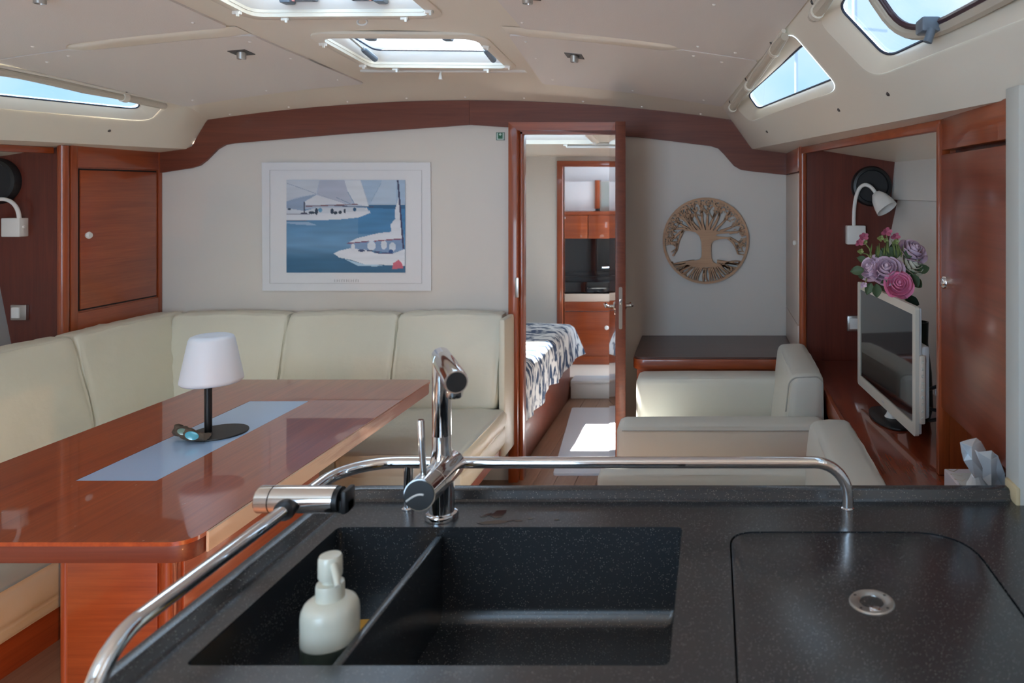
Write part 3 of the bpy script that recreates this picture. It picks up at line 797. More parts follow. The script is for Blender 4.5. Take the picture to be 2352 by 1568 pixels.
# brown shelf in the corner
sh = thing('corner_shelf', 'brown shelf with a rounded red lip below the round tree carving', 'shelf', (0, 3.7, 0))
add('top', prism(rpoly([(-.383, 3.95), (-.375, 3.44), (.384, 3.44), (.384, 3.95)], [.005, .05, .005, .005]), 'z', .762, .771), WSHELF, sh)
add('lip', prism(rpoly([(-.385, 3.95), (-.379, 3.434), (.386, 3.434), (.386, 3.95)], [.005, .055, .005, .005]), 'z', .715, .7615, .004), WX, sh)
add('front', box(-.36, .384, 3.455, 3.95, 0, .716), WX, sh)

# console along the hull
cs = thing('side_console', 'long glossy mahogany console under the television', 'console', (.7, 2.5, 0))
add('console_top', prism([(.43, 3.378), (.43, 1.545), (1.02, 1.545), (.757, 3.378)], 'z', .745, .770, .002), wood('console_gloss', (.30, .055, .018), (.17, .028, .01), 'Y', rough=.2, coat=1, coatr=.06), cs)
add('edge_lip', box(.424, .44, 1.545, 3.37, .70, .777, .004), WY, cs)
add('front', box(.445, .46, 1.545, 3.37, 0, .745), WY, cs)

# tall cabinet by the galley partition
tcab = thing('tall_cabinet', 'tall red mahogany cabinet with one long door above an open niche', 'cabinet', (.8, 1.8, .77))
add('door', box(.62, .64, 1.56, 2.032, .955, 1.645, .004), wood('cabinet_door', (.27, .05, .018), (.16, .028, .01), 'Y', rough=.3, coat=.6, coatr=.16, scale=.6), tcab)
add('top_panel', box(.622, .66, 1.56, 2.036, 1.657, 1.745, .003), WY, tcab)
add('side_panel', prism([(.628, .771), (.952, .771), (.97, 1.0), (.99, 1.3), (1.0, 1.5), (.985, 1.51), (.985, 1.682), (.628, 1.738)], 'y', 2.02, 2.04), WZ, tcab)
add('edge_post', box(.612, .645, 2.018, 2.042, .771, 1.73, .004), WZ, tcab)
add('inner_post', box(.70, .73, 1.98, 2.02, .771, .96, .003), WZ, tcab)
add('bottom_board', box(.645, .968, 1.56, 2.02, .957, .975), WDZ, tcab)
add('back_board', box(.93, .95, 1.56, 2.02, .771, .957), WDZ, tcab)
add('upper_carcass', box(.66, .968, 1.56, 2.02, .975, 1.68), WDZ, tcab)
kb = lathe([(0, .010), (.010, .009), (.016, .005), (.018, 0)], (.62, 1.992, 1.30), 20, (-1, 0, 0))
add('knob', kb, M_chrome, tcab)

# white partition end at the galley
gp = add('wall_galley_partition', box(.608, 1.5, 1.477, 1.545, 0, 1.76, .003), M_galv, kind='structure')
add('sealant_bead', box(.602, .612, 1.475, 1.535, .918, .955, .004), M_sealant, gp)

# ---- reading lamps, loudspeakers, switches
def read_lamp(label, bx, zb, path, shade_at, shade_ax):
    t = thing('reading_lamp', label, 'lamp', (bx, 3.36, zb))
    add('wall_box', box(bx-.042, bx+.042, 3.335, 3.381, zb, zb+.085, .004), M_white, t)
    add('gooseneck', tube(path, .0085, 10), M_white, t)
    prof_ = [(.012, 0), (.02, .004), (.036, .03), (.046, .065), (.049, .092), (.046, .092), (.043, .065), (.033, .032), (.0, .012)]
    add('lamp_shade', lathe(prof_, shade_at, 28, shade_ax), M_white, t)
    add('switch_button', lathe([(0, .006), (.006, .006), (.008, 0)], (bx+.043, 3.355, zb+.045), 10, (1, 0, 0)), M_white, t)
def arc(p0, p1, p2, p3, n=18):
    P = [Vector(p) for p in (p0, p1, p2, p3)]
    return [P[0]*(1-t)**3+P[1]*3*t*(1-t)**2+P[2]*3*t*t*(1-t)+P[3]*t**3 for t in [k/n for k in range(n+1)]]
read_lamp('white gooseneck reading lamp on the partition behind the flowers', .642, 1.302,
          arc((.632, 3.345, 1.385), (.625, 3.34, 1.60), (.69, 3.32, 1.60), (.722, 3.29, 1.528)), (.719, 3.293, 1.535), (.36, -.35, -.62))
read_lamp('white gooseneck reading lamp on the partition beside the mahogany locker', -3.172, 1.336,
          arc((-3.14, 3.345, 1.42), (-3.14, 3.34, 1.53), (-3.24, 3.32, 1.53), (-3.27, 3.29, 1.45)), (-3.268, 3.293, 1.455), (-.36, -.35, -.62))
def speaker(label, X, Z, r):
    t = thing('loudspeaker', label, 'speaker', (X, 3.36, Z-r))
    add('rim', lathe([(r, 0), (r, .012), (r*.93, .03), (r*.8, .034), (r*.76, .026), (r*.76, 0)], (X, 3.381, Z), 36, (0, -1, 0)), M_black, t)
    add('cone', lathe([(r*.78, .024), (r*.5, .016), (r*.3, .012), (r*.24, .02), (0, .026)], (X, 3.381, Z), 36, (0, -1, 0)), mat('speaker_grille', (.02, .02, .022), .7), t)
speaker('round black loudspeaker behind the reading lamp and flowers', .717, 1.565, .092)
speaker('round black loudspeaker above the settee reading lamp', -3.265, 1.588, .105)
def switch(label, X, Z):
    t = thing('light_switch', label, 'switch', (X, 3.37, Z))
    add('frame', box(X-.036, X+.036, 3.366, 3.381, Z, Z+.07, .003), M_steel, t)
    add('rocker', box(X-.026, X+.010, 3.358, 3.368, Z+.01, Z+.06, .003), M_white, t)
switch('square white switch low on the partition above the settee back', -3.165, .955)
switch('square white switch on the partition half behind the television', .643, .905)

# ================================================================== settee
sf = thing('settee', 'cream leather L-shaped settee around the dining table', 'sofa', (-2.0, 2.9, .2))
def back(x0, x1, seed):
    vf = cushion(x0, x1, 3.70, 3.925, .44, .905, .032, .010, .006, .03, seed)
    return XF(vf, lambda v: (v.x, v.y+(v.z-.44)/.46*.12*min(1, max(0, (3.925-v.y)/.225)), v.z))
for k, (a, b) in enumerate(((-2.80, -2.205), (-2.20, -1.635), (-1.63, -1.094))):
    add('back_cushion', back(a, b, k+1), M_sofa, sf, sharp=80)
for k, (a, b) in enumerate(((3.26, 3.93), (2.60, 3.255), (1.95, 2.595), (1.3, 1.945))):
    vf = cushion(-2.928, -2.70, a, b, .44, .905, .032, .010, .006, .035, k+11)
    add('back_cushion', XF(vf, lambda v: (v.x-(v.z-.44)/.46*.11*min(1, max(0, (v.x+2.928)/.228)), v.y, v.z)), M_sofa, sf, sharp=80)
for k, (a, b) in enumerate(((-2.72, -2.15), (-2.145, -1.565), (-1.56, -1.04))):
    add('seat_cushion', cushion(a, b, 3.05, 3.72, .36, .455, .03, .012, .006, .05, k+21), M_sofa, sf, sharp=80)
for k, (a, b) in enumerate(((1.3, 3.04),)):
    add('seat_cushion', cushion(-2.72, -1.94, a, b, .34, .455, .03, .012, .005, .06, k+31), M_sofa, sf, sharp=80)
add('base_front', J(cushion(-2.7, -1.055, 3.08, 3.9, .26, .365, .02, .003, .002, .08, 41)), M_sofa, sf, sharp=80)
add('base_front', J(cushion(-2.8, -1.955, 1.3, 3.07, .30, .345, .015, .003, .002, .1, 42)), M_sofa, sf, sharp=80)
add('plinth', box(-2.7, -1.075, 3.10, 3.9, .2, .262), WX, sf)
add('plinth', box(-2.8, -1.965, 1.3, 3.06, .2, .302), WY, sf)
add('end_panel', box(-1.086, -1.052, 3.725, 3.906, .2, .895, .012), M_sofa, sf)

# ================================================================== dining table
tb = thing('dining_table', 'varnished mahogany dining table with a frosted glass inlay', 'table', (-1.7, 2.5, .2))
tout = rpoly([(-2.17, 1.742), (-1.235, 1.742), (-1.23, 3.235), (-2.16, 3.235)], [.03, .055, .035, .03], 6)
inl = [(-1.823, 2.11), (-1.590, 2.11), (-1.590, 2.906), (-1.823, 2.906)]
add('table_top', slab(tout, [inl], .71, .72), WTAB, tb)
add('table_core', prism([(CX+(x-CX)*1.0, y) for x, y in rpoly([(-2.166, 1.746), (-1.239, 1.746), (-1.234, 3.231), (-2.156, 3.231)], [.03, .053, .035, .03], 6)], 'z', .668, .7095, .002), WDX, tb)
add('glass_inlay', box(-1.8215, -1.5915, 2.1115, 2.9045, .708, .7195), M_inlay, tb, label='frosted pale blue glass strip')
add('edge_band', bev(box(-1.2365, -1.2295, 1.80, 3.19, .668, .7185), .002, 1), M_edge, tb, label='worn pale wood edge')
pdx = (-1.724, -1.43)
add('pedestal', box(pdx[0], pdx[1], 1.955, 2.68, .2, .668), WY, tb)
add('pedestal_front', box(pdx[0]+.022, pdx[1]-.035, 1.947, 1.957, .2, .665, .002), WX, tb)
add('corner_post', tube([(pdx[1]-.018, 1.968, .2), (pdx[1]-.018, 1.968, .667)], .02, 14), WZ, tb)
add('corner_post', tube([(pdx[0]+.01, 1.962, .2), (pdx[0]+.01, 1.962, .667)], .014, 14), WZ, tb)
add('pedestal_side', box(pdx[1]-.004, pdx[1]+.006, 1.99, 2.67, .2, .665, .002), wood('pedestal_orange_lit', (.46, .11, .03), (.32, .06, .016), 'Y'), tb)  # warm bounce light put into this side panel's more orange wood

lm = thing('table_lamp', 'white opal table lamp with black stem and round base on the table', 'lamp', (-1.69, 2.52, .7195))
add('base', lathe([(0, 0), (.088, 0), (.089, .002), (.088, .005), (.02, .006), (0, .006)], (-1.69, 2.525, .7195), 48), M_black, lm)
add('stem', lathe([(0, 0), (.0115, 0), (.0115, .20), (0, .20)], (-1.722, 2.52, .7245), 18), M_black, lm)
shp = [(0, .004), (.075, .0), (.088, .002), (.0935, .008), (.093, .016), (.068, .148), (.063, .158), (.052, .163), (.035, .160), (0, .158)]
add('lamp_shade', lathe(shp, (-1.71, 2.52, .892), 48), M_shade, lm, sharp=60)
lm.location.z += 0
# driftwood ornament
ow_ = thing('driftwood_ornament', 'piece of driftwood set with two teal shells on the lamp base', 'ornament', (-1.73, 2.455, .725))
def dw():
    P = [Vector((-1.80+.135*t, 2.475-.05*t, .738+.006*math.sin(t*7))) for t in [k/12 for k in range(13)]]
    V, F = tube(P, [.010+.010*math.sin(PI*(k+1)/14) for k in range(13)], 10)
    return [v+Vector((0, 0, 1)).lerp(Vector((noise.noise(v*60), noise.noise(v*60+Vector((9, 0, 0))), noise.noise(v*60+Vector((0, 9, 0))))), 1)*.007*1 for v in V], F
add('driftwood', XF(dw(), lambda v: (v.x, v.y, max(.7258, v.z))), M_drift, ow_, sharp=60)
add('knot', XF(lathe([(0, -.014), (.012, -.008), (.016, 0), (.012, .01), (0, .013)], (-1.79, 2.475, .752), 10), lambda v: v+Vector((noise.noise(v*50), 0, noise.noise(v*70)))*.006), M_drift, ow_)
def shell(c, m, r, nm):
    q = Vector((0, 0, 1)).rotation_difference(Vector((.40, -.72, .57)))
    vf = lathe([(0, -.3), (.6, -.2), (1, 0), (.75, .22), (0, .34)], (0, 0, 0), 20)
    add(nm, XF(vf, lambda v: Vector(c)+q @ Vector((v.x*r*1.25, v.y*r*.8, v.z*r*.5))), m, ow_)
shell((-1.752, 2.440, .752), M_shell2, .013, 'shell'); shell((-1.702, 2.412, .748), M_shell, .0165, 'shell')

# ================================================================== armchairs
def armchair():
    t = thing('armchair', 'pale leather armchair beside the brown shelf', 'armchair', (0, 3.0, 0), 'pale leather armchairs')
    add('arm', cushion(-.345, .40, 2.612, 2.735, .12, .717, .026, .004, .0015, .05, 51), M_chair, t, sharp=80)
    add('arm', cushion(-.345, .33, 3.27, 3.42, .12, .717, .026, .004, .0015, .05, 52), M_chair, t, sharp=80)
    add('seat_cushion', cushion(-.36, .30, 2.737, 3.268, .26, .44, .035, .012, .003, .06, 53), M_chair, t, sharp=80)
    vf = cushion(.285, .412, 2.762, 3.346, .40, .858, .03, .006, .0025, .04, 54)
    bk = add('backrest', XF(vf, lambda v: (v.x-(.12 if v.x < .35 else .0)*max(0, (.83-v.z))*.9, v.y, v.z)), M_chair, t, sharp=80)
    pipe = fillet([(.268, 2.768, .72), (.282, 2.768, .845), (.406, 2.768, .852), (.410, 2.768, .60)], .03)
    add('piping', tube(pipe, .0028, 6), M_pipe, bk)
    add('base', box(-.31, .38, 2.64, 3.39, .06, .26, .01), M_chair, t)
    for x in (-.28, .34):
        for y in (2.68, 3.35): add('foot', lathe([(0, 0), (.018, 0), (.022, .06), (0, .06)], (x, y, .004), 12), M_black, t)
    add('stitch_line', box(-.325, .385, 2.6085, 2.613, .698, .6995), M_stitch, t)
    return t
ch1 = armchair()
ch2 = copy_tree(ch1, None, (0, -1.10, 0)); ch2['label'] = 'pale leather armchair right behind the galley worktop'

# ================================================================== art on the bulkhead
pr = thing('wall_print', 'white framed-off poster of two sailing yachts on blue sea on the bulkhead', 'poster', (-1.96, 3.945, 1.01))
def paper(u, v):
    X = -2.41+.90*u; z = 1.011+.683*v
    return Vector((X+.004*(1-v), 3.944-.003*abs(math.sin(u*9))*abs(2*v-1)**3-.0, z))
add('paper', solid(grid(paper, 40, 20), (0, -.0012, 0)), M_paper, pr, sharp=80)
bl = []
for (a, b, c, d) in ((-2.365, -1.555, 1.652, 1.6533), (-2.365, -1.555, 1.05, 1.0513), (-2.365, -2.3637, 1.05, 1.652), (-1.5563, -1.555, 1.05, 1.652)):
    bl.append(box(a, b, 3.9385, 3.940, c, d))
add('border_line', J(*bl), M_line, pr)
cap = []
for k in range(11):
    x = -2.02+k*.0125
    cap.append(box(x, x+.0022, 3.9385, 3.9398, 1.058, 1.071)); 
    if k % 2: cap.append(box(x, x+.008, 3.9385, 3.9398, 1.063 if k % 3 else 1.069, 1.065 if k % 3 else 1.071))
add('caption', J(*cap), M_line, pr)
def S(c): return tuple((x/255/12.92 if x/255 <= .04045 else ((x/255+.055)/1.055)**2.4) for x in c)
def N2(pts): return [((x-375)/1250, (y-295)/970) for x, y in pts]
shapes = [
 (N2([(375,295),(1625,295),(1625,560),(375,610)]), (172,188,210)),
 (N2([(375,300),(720,300),(690,440),(480,480),(375,520)]), (196,204,216)),
 (N2([(375,520),(560,470),(690,445),(560,560),(560,620),(375,600)]), (140,160,190)),
 (N2([(725,300),(985,300),(1060,540),(880,520),(700,450)]), (176,184,204)),
 (N2([(985,300),(1155,300),(1240,575),(1090,545),(1020,420)]), (216,222,230)),
 (N2([(1155,300),(1625,300),(1625,545),(1250,555)]), (160,186,214)),
 (N2([(1380,300),(1530,300),(1530,545),(1260,545)]), (178,198,220)),
 (N2([(575,560),(570,520),(690,452),(1010,548)]), (214,218,226)),
 (N2([(1240,555),(1625,555),(1625,600),(1240,590)]), (28,86,130)),
 (N2([(375,590),(560,620),(700,585),(1200,585),(1240,610),(1200,660),(375,665)]), (205,212,222)),
 (N2([(375,650),(520,655),(1250,620),(1258,640),(1130,690),(900,712),(375,722)]), (224,228,236)),
 (N2([(375,735),(600,735),(700,770),(520,765),(375,750)]), (150,180,210)),
 (N2([(1012,958),(1120,905),(1350,850),(1480,838),(1468,765),(1520,700),(1515,620),(1555,480),(1592,912)]), (226,230,238)),
 (N2([(1040,962),(1590,918),(1610,1020),(1500,1060),(1240,1030),(1040,1015)]), (120,150,190)),
 (N2([(870,1065),(930,1035),(1040,1012),(1250,1030),(1300,1060),(1500,1062),(1625,1018),(1625,1195),(1400,1185),(1200,1182),(1050,1130),(930,1108)]), (232,236,243)),
 (N2([(980,1120),(1200,1180),(1420,1188),(1320,1200),(1130,1195)]), (170,205,228)),
]
for cx_, cy_, rx, ry, c in ((1075,1000,22,40,(225,230,238)),(1270,985,45,50,(220,228,238)),(1400,975,32,50,(222,228,236)),(1490,995,36,48,(215,224,235)),
    (1165,1035,40,12,(40,55,95)),(1250,1035,30,9,(50,65,100)),(1330,1050,34,10,(50,60,100)),(1475,1045,24,22,(30,70,130)),(1420,1065,80,7,(70,60,100)),
    (690,625,16,38,(25,40,60)),(640,638,34,16,(30,45,62)),(730,610,22,24,(90,150,190)),(855,622,18,30,(25,40,62)),(890,640,22,16,(30,45,62)),(940,635,20,18,(30,45,62)),(988,620,12,24,(35,50,70)),(1092,605,18,20,(20,70,110)),(405,600,18,10,(40,60,80)),(560,645,40,8,(60,60,80)),(1215,600,14,14,(220,225,232))):
    shapes.append(([((cx_+rx*math.cos(a)-375)/1250, (cy_+ry*math.sin(a)-295)/970) for a in [k*PI/6 for k in range(12)]], c))
def seg(x0, y0, x1, y1, w_, c):
    d = Vector((x1-x0, y1-y0)).normalized(); n = Vector((-d.y, d.x))*w_
    shapes.append((N2([(x0+n.x, y0+n.y), (x1+n.x, y1+n.y), (x1-n.x, y1-n.y), (x0-n.x, y0-n.y)]), c))
seg(575,572,1125,550,5,(120,80,90)); seg(880,568,1290,578,4,(60,70,100)); seg(560,525,562,640,7,(40,45,65))
seg(1010,960,1240,938,6,(110,50,80)); seg(1300,935,1595,912,6,(130,60,80)); seg(1547,298,1606,1018,9,(45,45,80))
seg(375,655,620,655,4,(90,95,120)); seg(375,722,590,722,4,(110,110,130)); seg(380,330,690,440,2.5,(130,150,180)); seg(1020,420,1090,545,3,(110,140,180)); seg(700,440,1000,548,2.5,(160,170,190)); seg(900,480,1050,545,3,(110,130,165)); seg(1265,520,1370,330,2.5,(130,160,195))
shapes.append((N2([(1485,1228),(1500,1165),(1555,1130),(1590,1165),(1605,1222)]), (205,92,112)))
bbs = [(min(p[0] for p in s), max(p[0] for p in s), min(p[1] for p in s), max(p[1] for p in s)) for s, c in shapes]
def paint(u, v):
    n1 = noise.noise(Vector((u*4, v*22, 0))); 
    if v > .25:
        t = (v-.25)/.75
        a = Vector((60, 118, 165)).lerp(Vector((98, 148, 190)), min(1, t*1.6)) if t < .6 else Vector((98, 148, 190)).lerp(Vector((38, 92, 130)), min(1, (t-.6)/.22))
        if u > .6 and t < .45: a = a.lerp(Vector((50, 118, 172)), .8)
    else: a = Vector((165, 184, 208))
    c = a*(1+.10*n1)
    for (s, k), b in zip(shapes, bbs):
        if b[0] <= u <= b[1] and b[2] <= v <= b[3] and inpoly((u, v), s): c = Vector(k)*(1+.04*n1)
    c = c.lerp(Vector((178, 192, 210)), .14); return S(tuple(min(255, max(0, q)) for q in c))
NU, NV = 190, 146
vf = grid(lambda u, v: Vector((-2.275+.632*u+.004*v*0, 3.9385, 1.601-.493*v)), NU, NV)
add('picture', vf, M_print, pr, cols=[paint(i/NU, j/NV) for j in range(NV+1) for i in range(NU+1)], label='blue and white print of racing yachts')

# ---- round tree carving
tr_ = thing('tree_carving', 'round openwork plywood tree carving on the bulkhead', 'wall art', (-.044, 3.94, 1.05))
TC = Vector((-.044, 0, 1.278)); TR = .229
def strokes(L, y0, y1):
    vfs = []
    for P, ws in L:
        P = [Vector(p) for p in P]; n = len(P); A, B_ = [], []
        for i, p in enumerate(P):
            d = (P[min(i+1, n-1)]-P[max(i-1, 0)]).normalized(); q = Vector((-d.y, d.x))*(ws[0]+(ws[1]-ws[0])*i/(n-1))/2
            A.append(p+q); B_.append(p-q)
        V = [Vector((TC.x+p.x, y1, TC.z+p.y)) for p in A+B_]; F = [(i, i+1, n+i+1, n+i) for i in range(n-1)]
        vfs.append(solid((V, F), (0, y0-y1, 0)))
    return J(*vfs)
def bez(a, b, c, n=7):
    a, b, c = Vector(a), Vector(b), Vector(c); return [a*(1-t)**2+b*2*t*(1-t)+c*t*t for t in [k/n for k in range(n+1)]]
def zz(px, py): return ((px-795)/650*TR, -(py-808)/650*TR)
Y0, Y1 = 3.928, 3.938
rg = [(math.cos(a), math.sin(a)) for a in [2*PI*k/72 for k in range(72)]]
V = [Vector((TC.x+c*r, y, TC.z+s_*r)) for y in (Y0, Y1) for r in (TR, TR*.948) for c, s_ in rg]
F = []
for k in range(72):
    j = (k+1) % 72; a, b, c, d = k, 72+k, 144+k, 216+k; a2, b2, c2, d2_ = j, 72+j, 144+j, 216+j
    F += [(a, a2, b2, b), (c, d, d2_, c2), (a, c, c2, a2), (b, b2, d2_, d)]
add('ring', (V, F), WART, tr_, sharp=40)
trunk = [zz(*p) for p in ((440,655),(540,660),(640,680),(700,740),(730,830),(735,950),(730,1050),(700,1095),(600,1110),(480,1150),(560,1180),(700,1210),(800,1215),(900,1200),(1050,1190),(980,1165),(910,1130),(880,1070),(872,950),(880,850),(920,810),(1000,785),(1170,775),(1170,755),(1000,745),(940,735),(960,710),(1180,690),(1180,670),(1020,665),(930,660),(860,640),(790,650),(720,650),(620,645),(520,630))]
tm = [(TC.x+x, TC.z+z) for x, z in trunk]
add('trunk', prism(tm, 'y', Y0, Y1), WART, tr_)
br = []
rs = random.Random(3)
main = [((700,655),(640,560),(550,540),(560,380)),((740,660),(700,520),(640,460),(610,300)),((775,660),(740,560),(720,420),(750,250)),((815,650),(810,520),(830,420),(820,230)),((840,640),(850,540),(930,500),(940,300)),((880,655),(950,540),(1020,430),(1010,280)),((930,665),(990,580),(1100,520),(1150,380)),((1010,668),(1080,640),(1200,610),(1330,520)),((1150,690),(1230,690),(1300,660),(1390,660)),((1150,765),(1230,800),(1300,850),(1380,900)),((1130,765),(1220,830),(1250,900),(1280,1010)),((540,640),(470,590),(400,560),(300,480)),((520,640),(430,600),(330,640),(210,660)),((450,660),(380,700),(300,760),(240,860)),((450,660),(410,740),(370,830),(360,950)),((600,640),(520,560),(470,480),(420,380)),((640,660),(590,600),(560,520),(520,430))]
def cub(p):
    P = [Vector(zz(*q)) for q in p]; return [P[0]*(1-t)**3+P[1]*3*t*(1-t)**2+P[2]*3*t*t*(1-t)+P[3]*t**3 for t in [k/10 for k in range(11)]]
tips = []
for p in main:
    c = cub(p); br.append((c, (.012, .0045))); tips += c[6:]
lf = []
def leaf(p, ang, L):
    d = Vector((math.cos(ang), math.sin(ang))); return ([p, p+d*L*.25, p+d*L*.5, p+d*L*.75, p+d*L], None, L)
for p in tips:
    for k in range(2):
        a = math.atan2(p.y, p.x)+rs.uniform(-1.2, 1.2); L = rs.uniform(.015, .032)
        e = p+Vector((math.cos(a), math.sin(a)))*L
        if e.length < TR*.95 and e.y > -.075: br.append(([p, (p+e)/2, e], (.0035, .0022))); lf.append((e, a))
for k in range(330):
    a = rs.uniform(-.12, PI+.12); r = TR*(.95-.26*rs.random()**1.6); p = Vector((r*math.cos(a), r*math.sin(a)))
    if abs(p.x) > .11 or p.y > .11: lf.append((p, a+rs.uniform(-1.3, 1.3)))
add('branches', strokes(br, Y0+.0005, Y1), WART, tr_)
lvs = []
for p, a in lf:
    d = Vector((math.cos(a), math.sin(a))); q = Vector((-d.y, d.x)); L = rs.uniform(.011, .017); w_ = L*.27
    if (p+d*L).length > TR*.97: d = -d
    P = [p, p+d*L*.45+q*w_, p+d*L, p+d*L*.45-q*w_]
    lvs.append(prism([(TC.x+v.x, TC.z+v.y) for v in P], 'y', Y0+.001*rs.random(), Y1))
o_ = add('leaves', J(*lvs), WART, tr_); o_['kind'] = 'stuff'
rt = []
for k in range(30):
    a = PI+.55+(PI-1.1)*k/29+rs.uniform(-.05, .05); x0 = (k/29-.5)*.24
    s_ = Vector((x0*.9, -.118-.03*(1-abs(x0)/.12))); e = Vector((math.cos(a), math.sin(a)))*TR*.955
    m_ = (s_+e)/2+Vector((rs.uniform(-.02, .02), rs.uniform(-.015, .015)))
    rt.append((bez(s_, m_, e, 5), (.0065, .0028)))
for sx in (-1, 1):
    rt.append((bez((sx*.06, -.11), (sx*.12, -.115), (sx*.182, -.128)), (.014, .008)))
    for k in range(5): rt.append((bez((sx*(.06+.02*k), -.12-.005*k), (sx*(.1+.015*k), -.135-.012*k), (sx*(.165-.02*k), -.145-.014*k)), (.006, .004)))
add('roots', strokes(rt, Y0+.0008, Y1), WART, tr_)
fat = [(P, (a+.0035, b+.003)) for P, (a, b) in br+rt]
add('dark_outline', strokes(fat, Y1, Y1+.0012), M_art_dark, tr_)  # wider dark copy of the strokes, set just behind them
add('standoff', J(*[lathe([(.008, 0), (.008, .014)], (TC.x+.15*c, Y1, TC.z+.16*s_), 10, (0, 1, 0)) for c, s_ in ((0, 1.38), (1.2, -.75), (-1.2, -.75))]), M_art_dark, tr_)

# ---- exit sticker
sg_ = thing('safety_sign', 'small green and white safety sticker beside the doorway top', 'sign', (-1.139, 3.947, 1.812))
sx, szz = -1.139, 1.8335
add('backing', box(sx-.022, sx+.022, 3.945, 3.951, szz-.021, szz+.021), M_mint, sg_)
add('border', J(*[box(sx+a-.0 , sx+b, 3.9438, 3.9452, szz+c, szz+d) for a, b, c, d in ((-.022, .022, .018, .021), (-.022, .022, -.021, -.018), (-.022, -.019, -.021, .021), (.019, .022, -.021, .021))]), mat('sign_edge', (.15, .22, .19), .6), sg_)
add('field', box(sx-.012, sx+.012, 3.9436, 3.9448, szz-.013, szz+.018), M_green, sg_)
add('symbol', prism([(sx, szz+.002), (sx+.008, szz+.010), (sx, szz+.017), (sx-.008, szz+.010)], 'y', 3.9425, 3.944), M_mint, sg_)

# ================================================================== television, flowers, clutter on the console
tv = thing('television', 'small flat television with a cream bezel on the console', 'television', (.58, 2.5, .77))
ta = Vector((.547, 2.82, 0)); tbv = Vector((.600, 2.205, 0)); tu = (tbv-ta).normalized(); tn = Vector((-tu.y, tu.x, 0)); tn = -tn if tn.x > 0 else tn
TW = (tbv-ta).length
def tvx(v): return ta+tu*v[0]-tn*v[1]+Vector((0, 0, v[2]))
zb_, zt_ = .812, 1.20
fo = rrect(0, TW, zb_, zt_, .012, 3); fi = [(.026, zb_+.036), (TW-.026, zb_+.036), (TW-.026, zt_-.026), (.026, zt_-.026)]
v2, f2 = cdt(fo, [fi])
add('bezel', XF(solid(([Vector((x, 0, z)) for x, z in v2], f2), (0, .012, 0)), tvx), M_tv, tv)
add('screen', XF(box(.022, TW-.022, .004, .011, zb_+.03, zt_-.022), tvx), M_gloss, tv)
add('back_shell', XF(J(box(.01, TW-.004, .0115, .022, zb_+.006, zt_-.004, .004), box(.12, TW-.01, .02, .05, .86, 1.08, .010)), tvx), M_tvb, tv)
cp = add('control_panel', XF(box(TW-.03, TW+.004, .012, .030, .85, 1.055, .004), tvx), M_beige, tv)
for k in range(9): add('button', XF(lathe([(0, .003), (.004, .002), (.005, 0)], (TW+.004, .021, .868+k*.021), 8, (1, 0, 0)), tvx), M_tv, cp)
add('stand_neck', XF(lathe([(.03, 0), (.022, .012), (.016, .03), (.014, .075), (0, .075)], (TW*.5, .034, .776), 18), tvx), M_white, tv)
add('stand_base', XF(prism([(TW*.5+.13*math.cos(a), .02+.058*math.sin(a)) for a in [k*PI/16 for k in range(32)]], 'z', .7705, .779, .003), tvx), M_black, tv)
add('logo', XF(box(TW*.5-.014, TW*.5+.014, -.001, .001, zb_+.014, zb_+.021), tvx), M_tvb, tv)

fv = thing('flower_vase', 'bouquet of artificial lilac and pink roses in a dark vase behind the television', 'flowers', (.70, 2.52, .77))
BC = Vector((.70, 2.52, 1.16))
add('vase', lathe([(0, 0), (.035, 0), (.045, .04), (.04, .16), (.028, .26), (.03, .33), (.026, .33), (.02, .26), (0, .25)], (.70, 2.52, .7705), 24), M_vase, fv)
def at(px, py, Y): return Vector(((px-1640)/1700*Y, Y, 1.55-(py-435)/1700*Y))
def petal_vf(c, ax, ang, r, tmax, wdt, lip, seed, zo):
    q = Vector((0, 0, 1)).rotation_difference(Vector(ax).normalized())
    def f(u, v):
        th = .25+(tmax-.25)*v; x = 2*u-1
        a = ang+x*wdt*.5*(1-.25*v*abs(x)); e = max(0, v-.72)/.28
        rr = r*math.sin(min(th, 2.6))**.85+lip*r*e**1.5*.5+.05*r*noise.noise(Vector((u*3+seed, v*3, seed)))
        z = -r*.95*math.cos(th)-lip*r*e*e*.22-.22*r*abs(x)**2.2*v+zo+.05*r*noise.noise(Vector((u*4, v*2+seed, 1.3)))
        return Vector(c)+q @ Vector((rr*math.cos(a), rr*math.sin(a), z))
    return solid(grid(f, 8, 8), (0, .0012, .0006))
def rose(name, c, ax, R, m, seed, label=None):
    core = add(name, lathe([(0, -.5*R), (.14*R, -.3*R), (.18*R, .1*R), (.12*R, .36*R), (0, .42*R)], c, 14, ax), m, fv)
    if label: core['label'] = label
    for ring_, (n, r, h, wd, cu, zo) in enumerate(((3, .30, 2.15, 2.6, 0, .18), (3, .47, 2.0, 2.5, .05, .12), (4, .66, 1.85, 2.1, .15, .05), (5, .86, 1.7, 1.8, .3, -.02), (5, 1.0, 1.5, 1.7, .5, -.1))):
        for k in range(n):
            add('petal', petal_vf(c, ax, 2*PI*k/n+ring_*.7+seed, r*R, h, wd, cu, seed+ring_*3+k, zo*R), m, core, sharp=80)
rose('rose', at(2037, 615, 2.46), (-.2, -.72, .66), .049, M_lilac, 1.0, 'large lilac rose')
rose('rose', at(1997, 612, 2.50), (-.75, -.55, .5), .040, M_lilac, 2.1, 'lilac rose')
rose('rose', at(2102, 570, 2.5), (.35, -.55, .75), .044, M_lilac, 3.3, 'lilac rose')
rose('rose', at(2102, 602, 2.50), (.45, -.6, .5), .038, M_cream, 4.2, 'cream rose')
rose('rose', at(2066, 651, 2.42), (-.05, -.88, .48), .0405, M_pink, 5.5, 'bright pink rose')
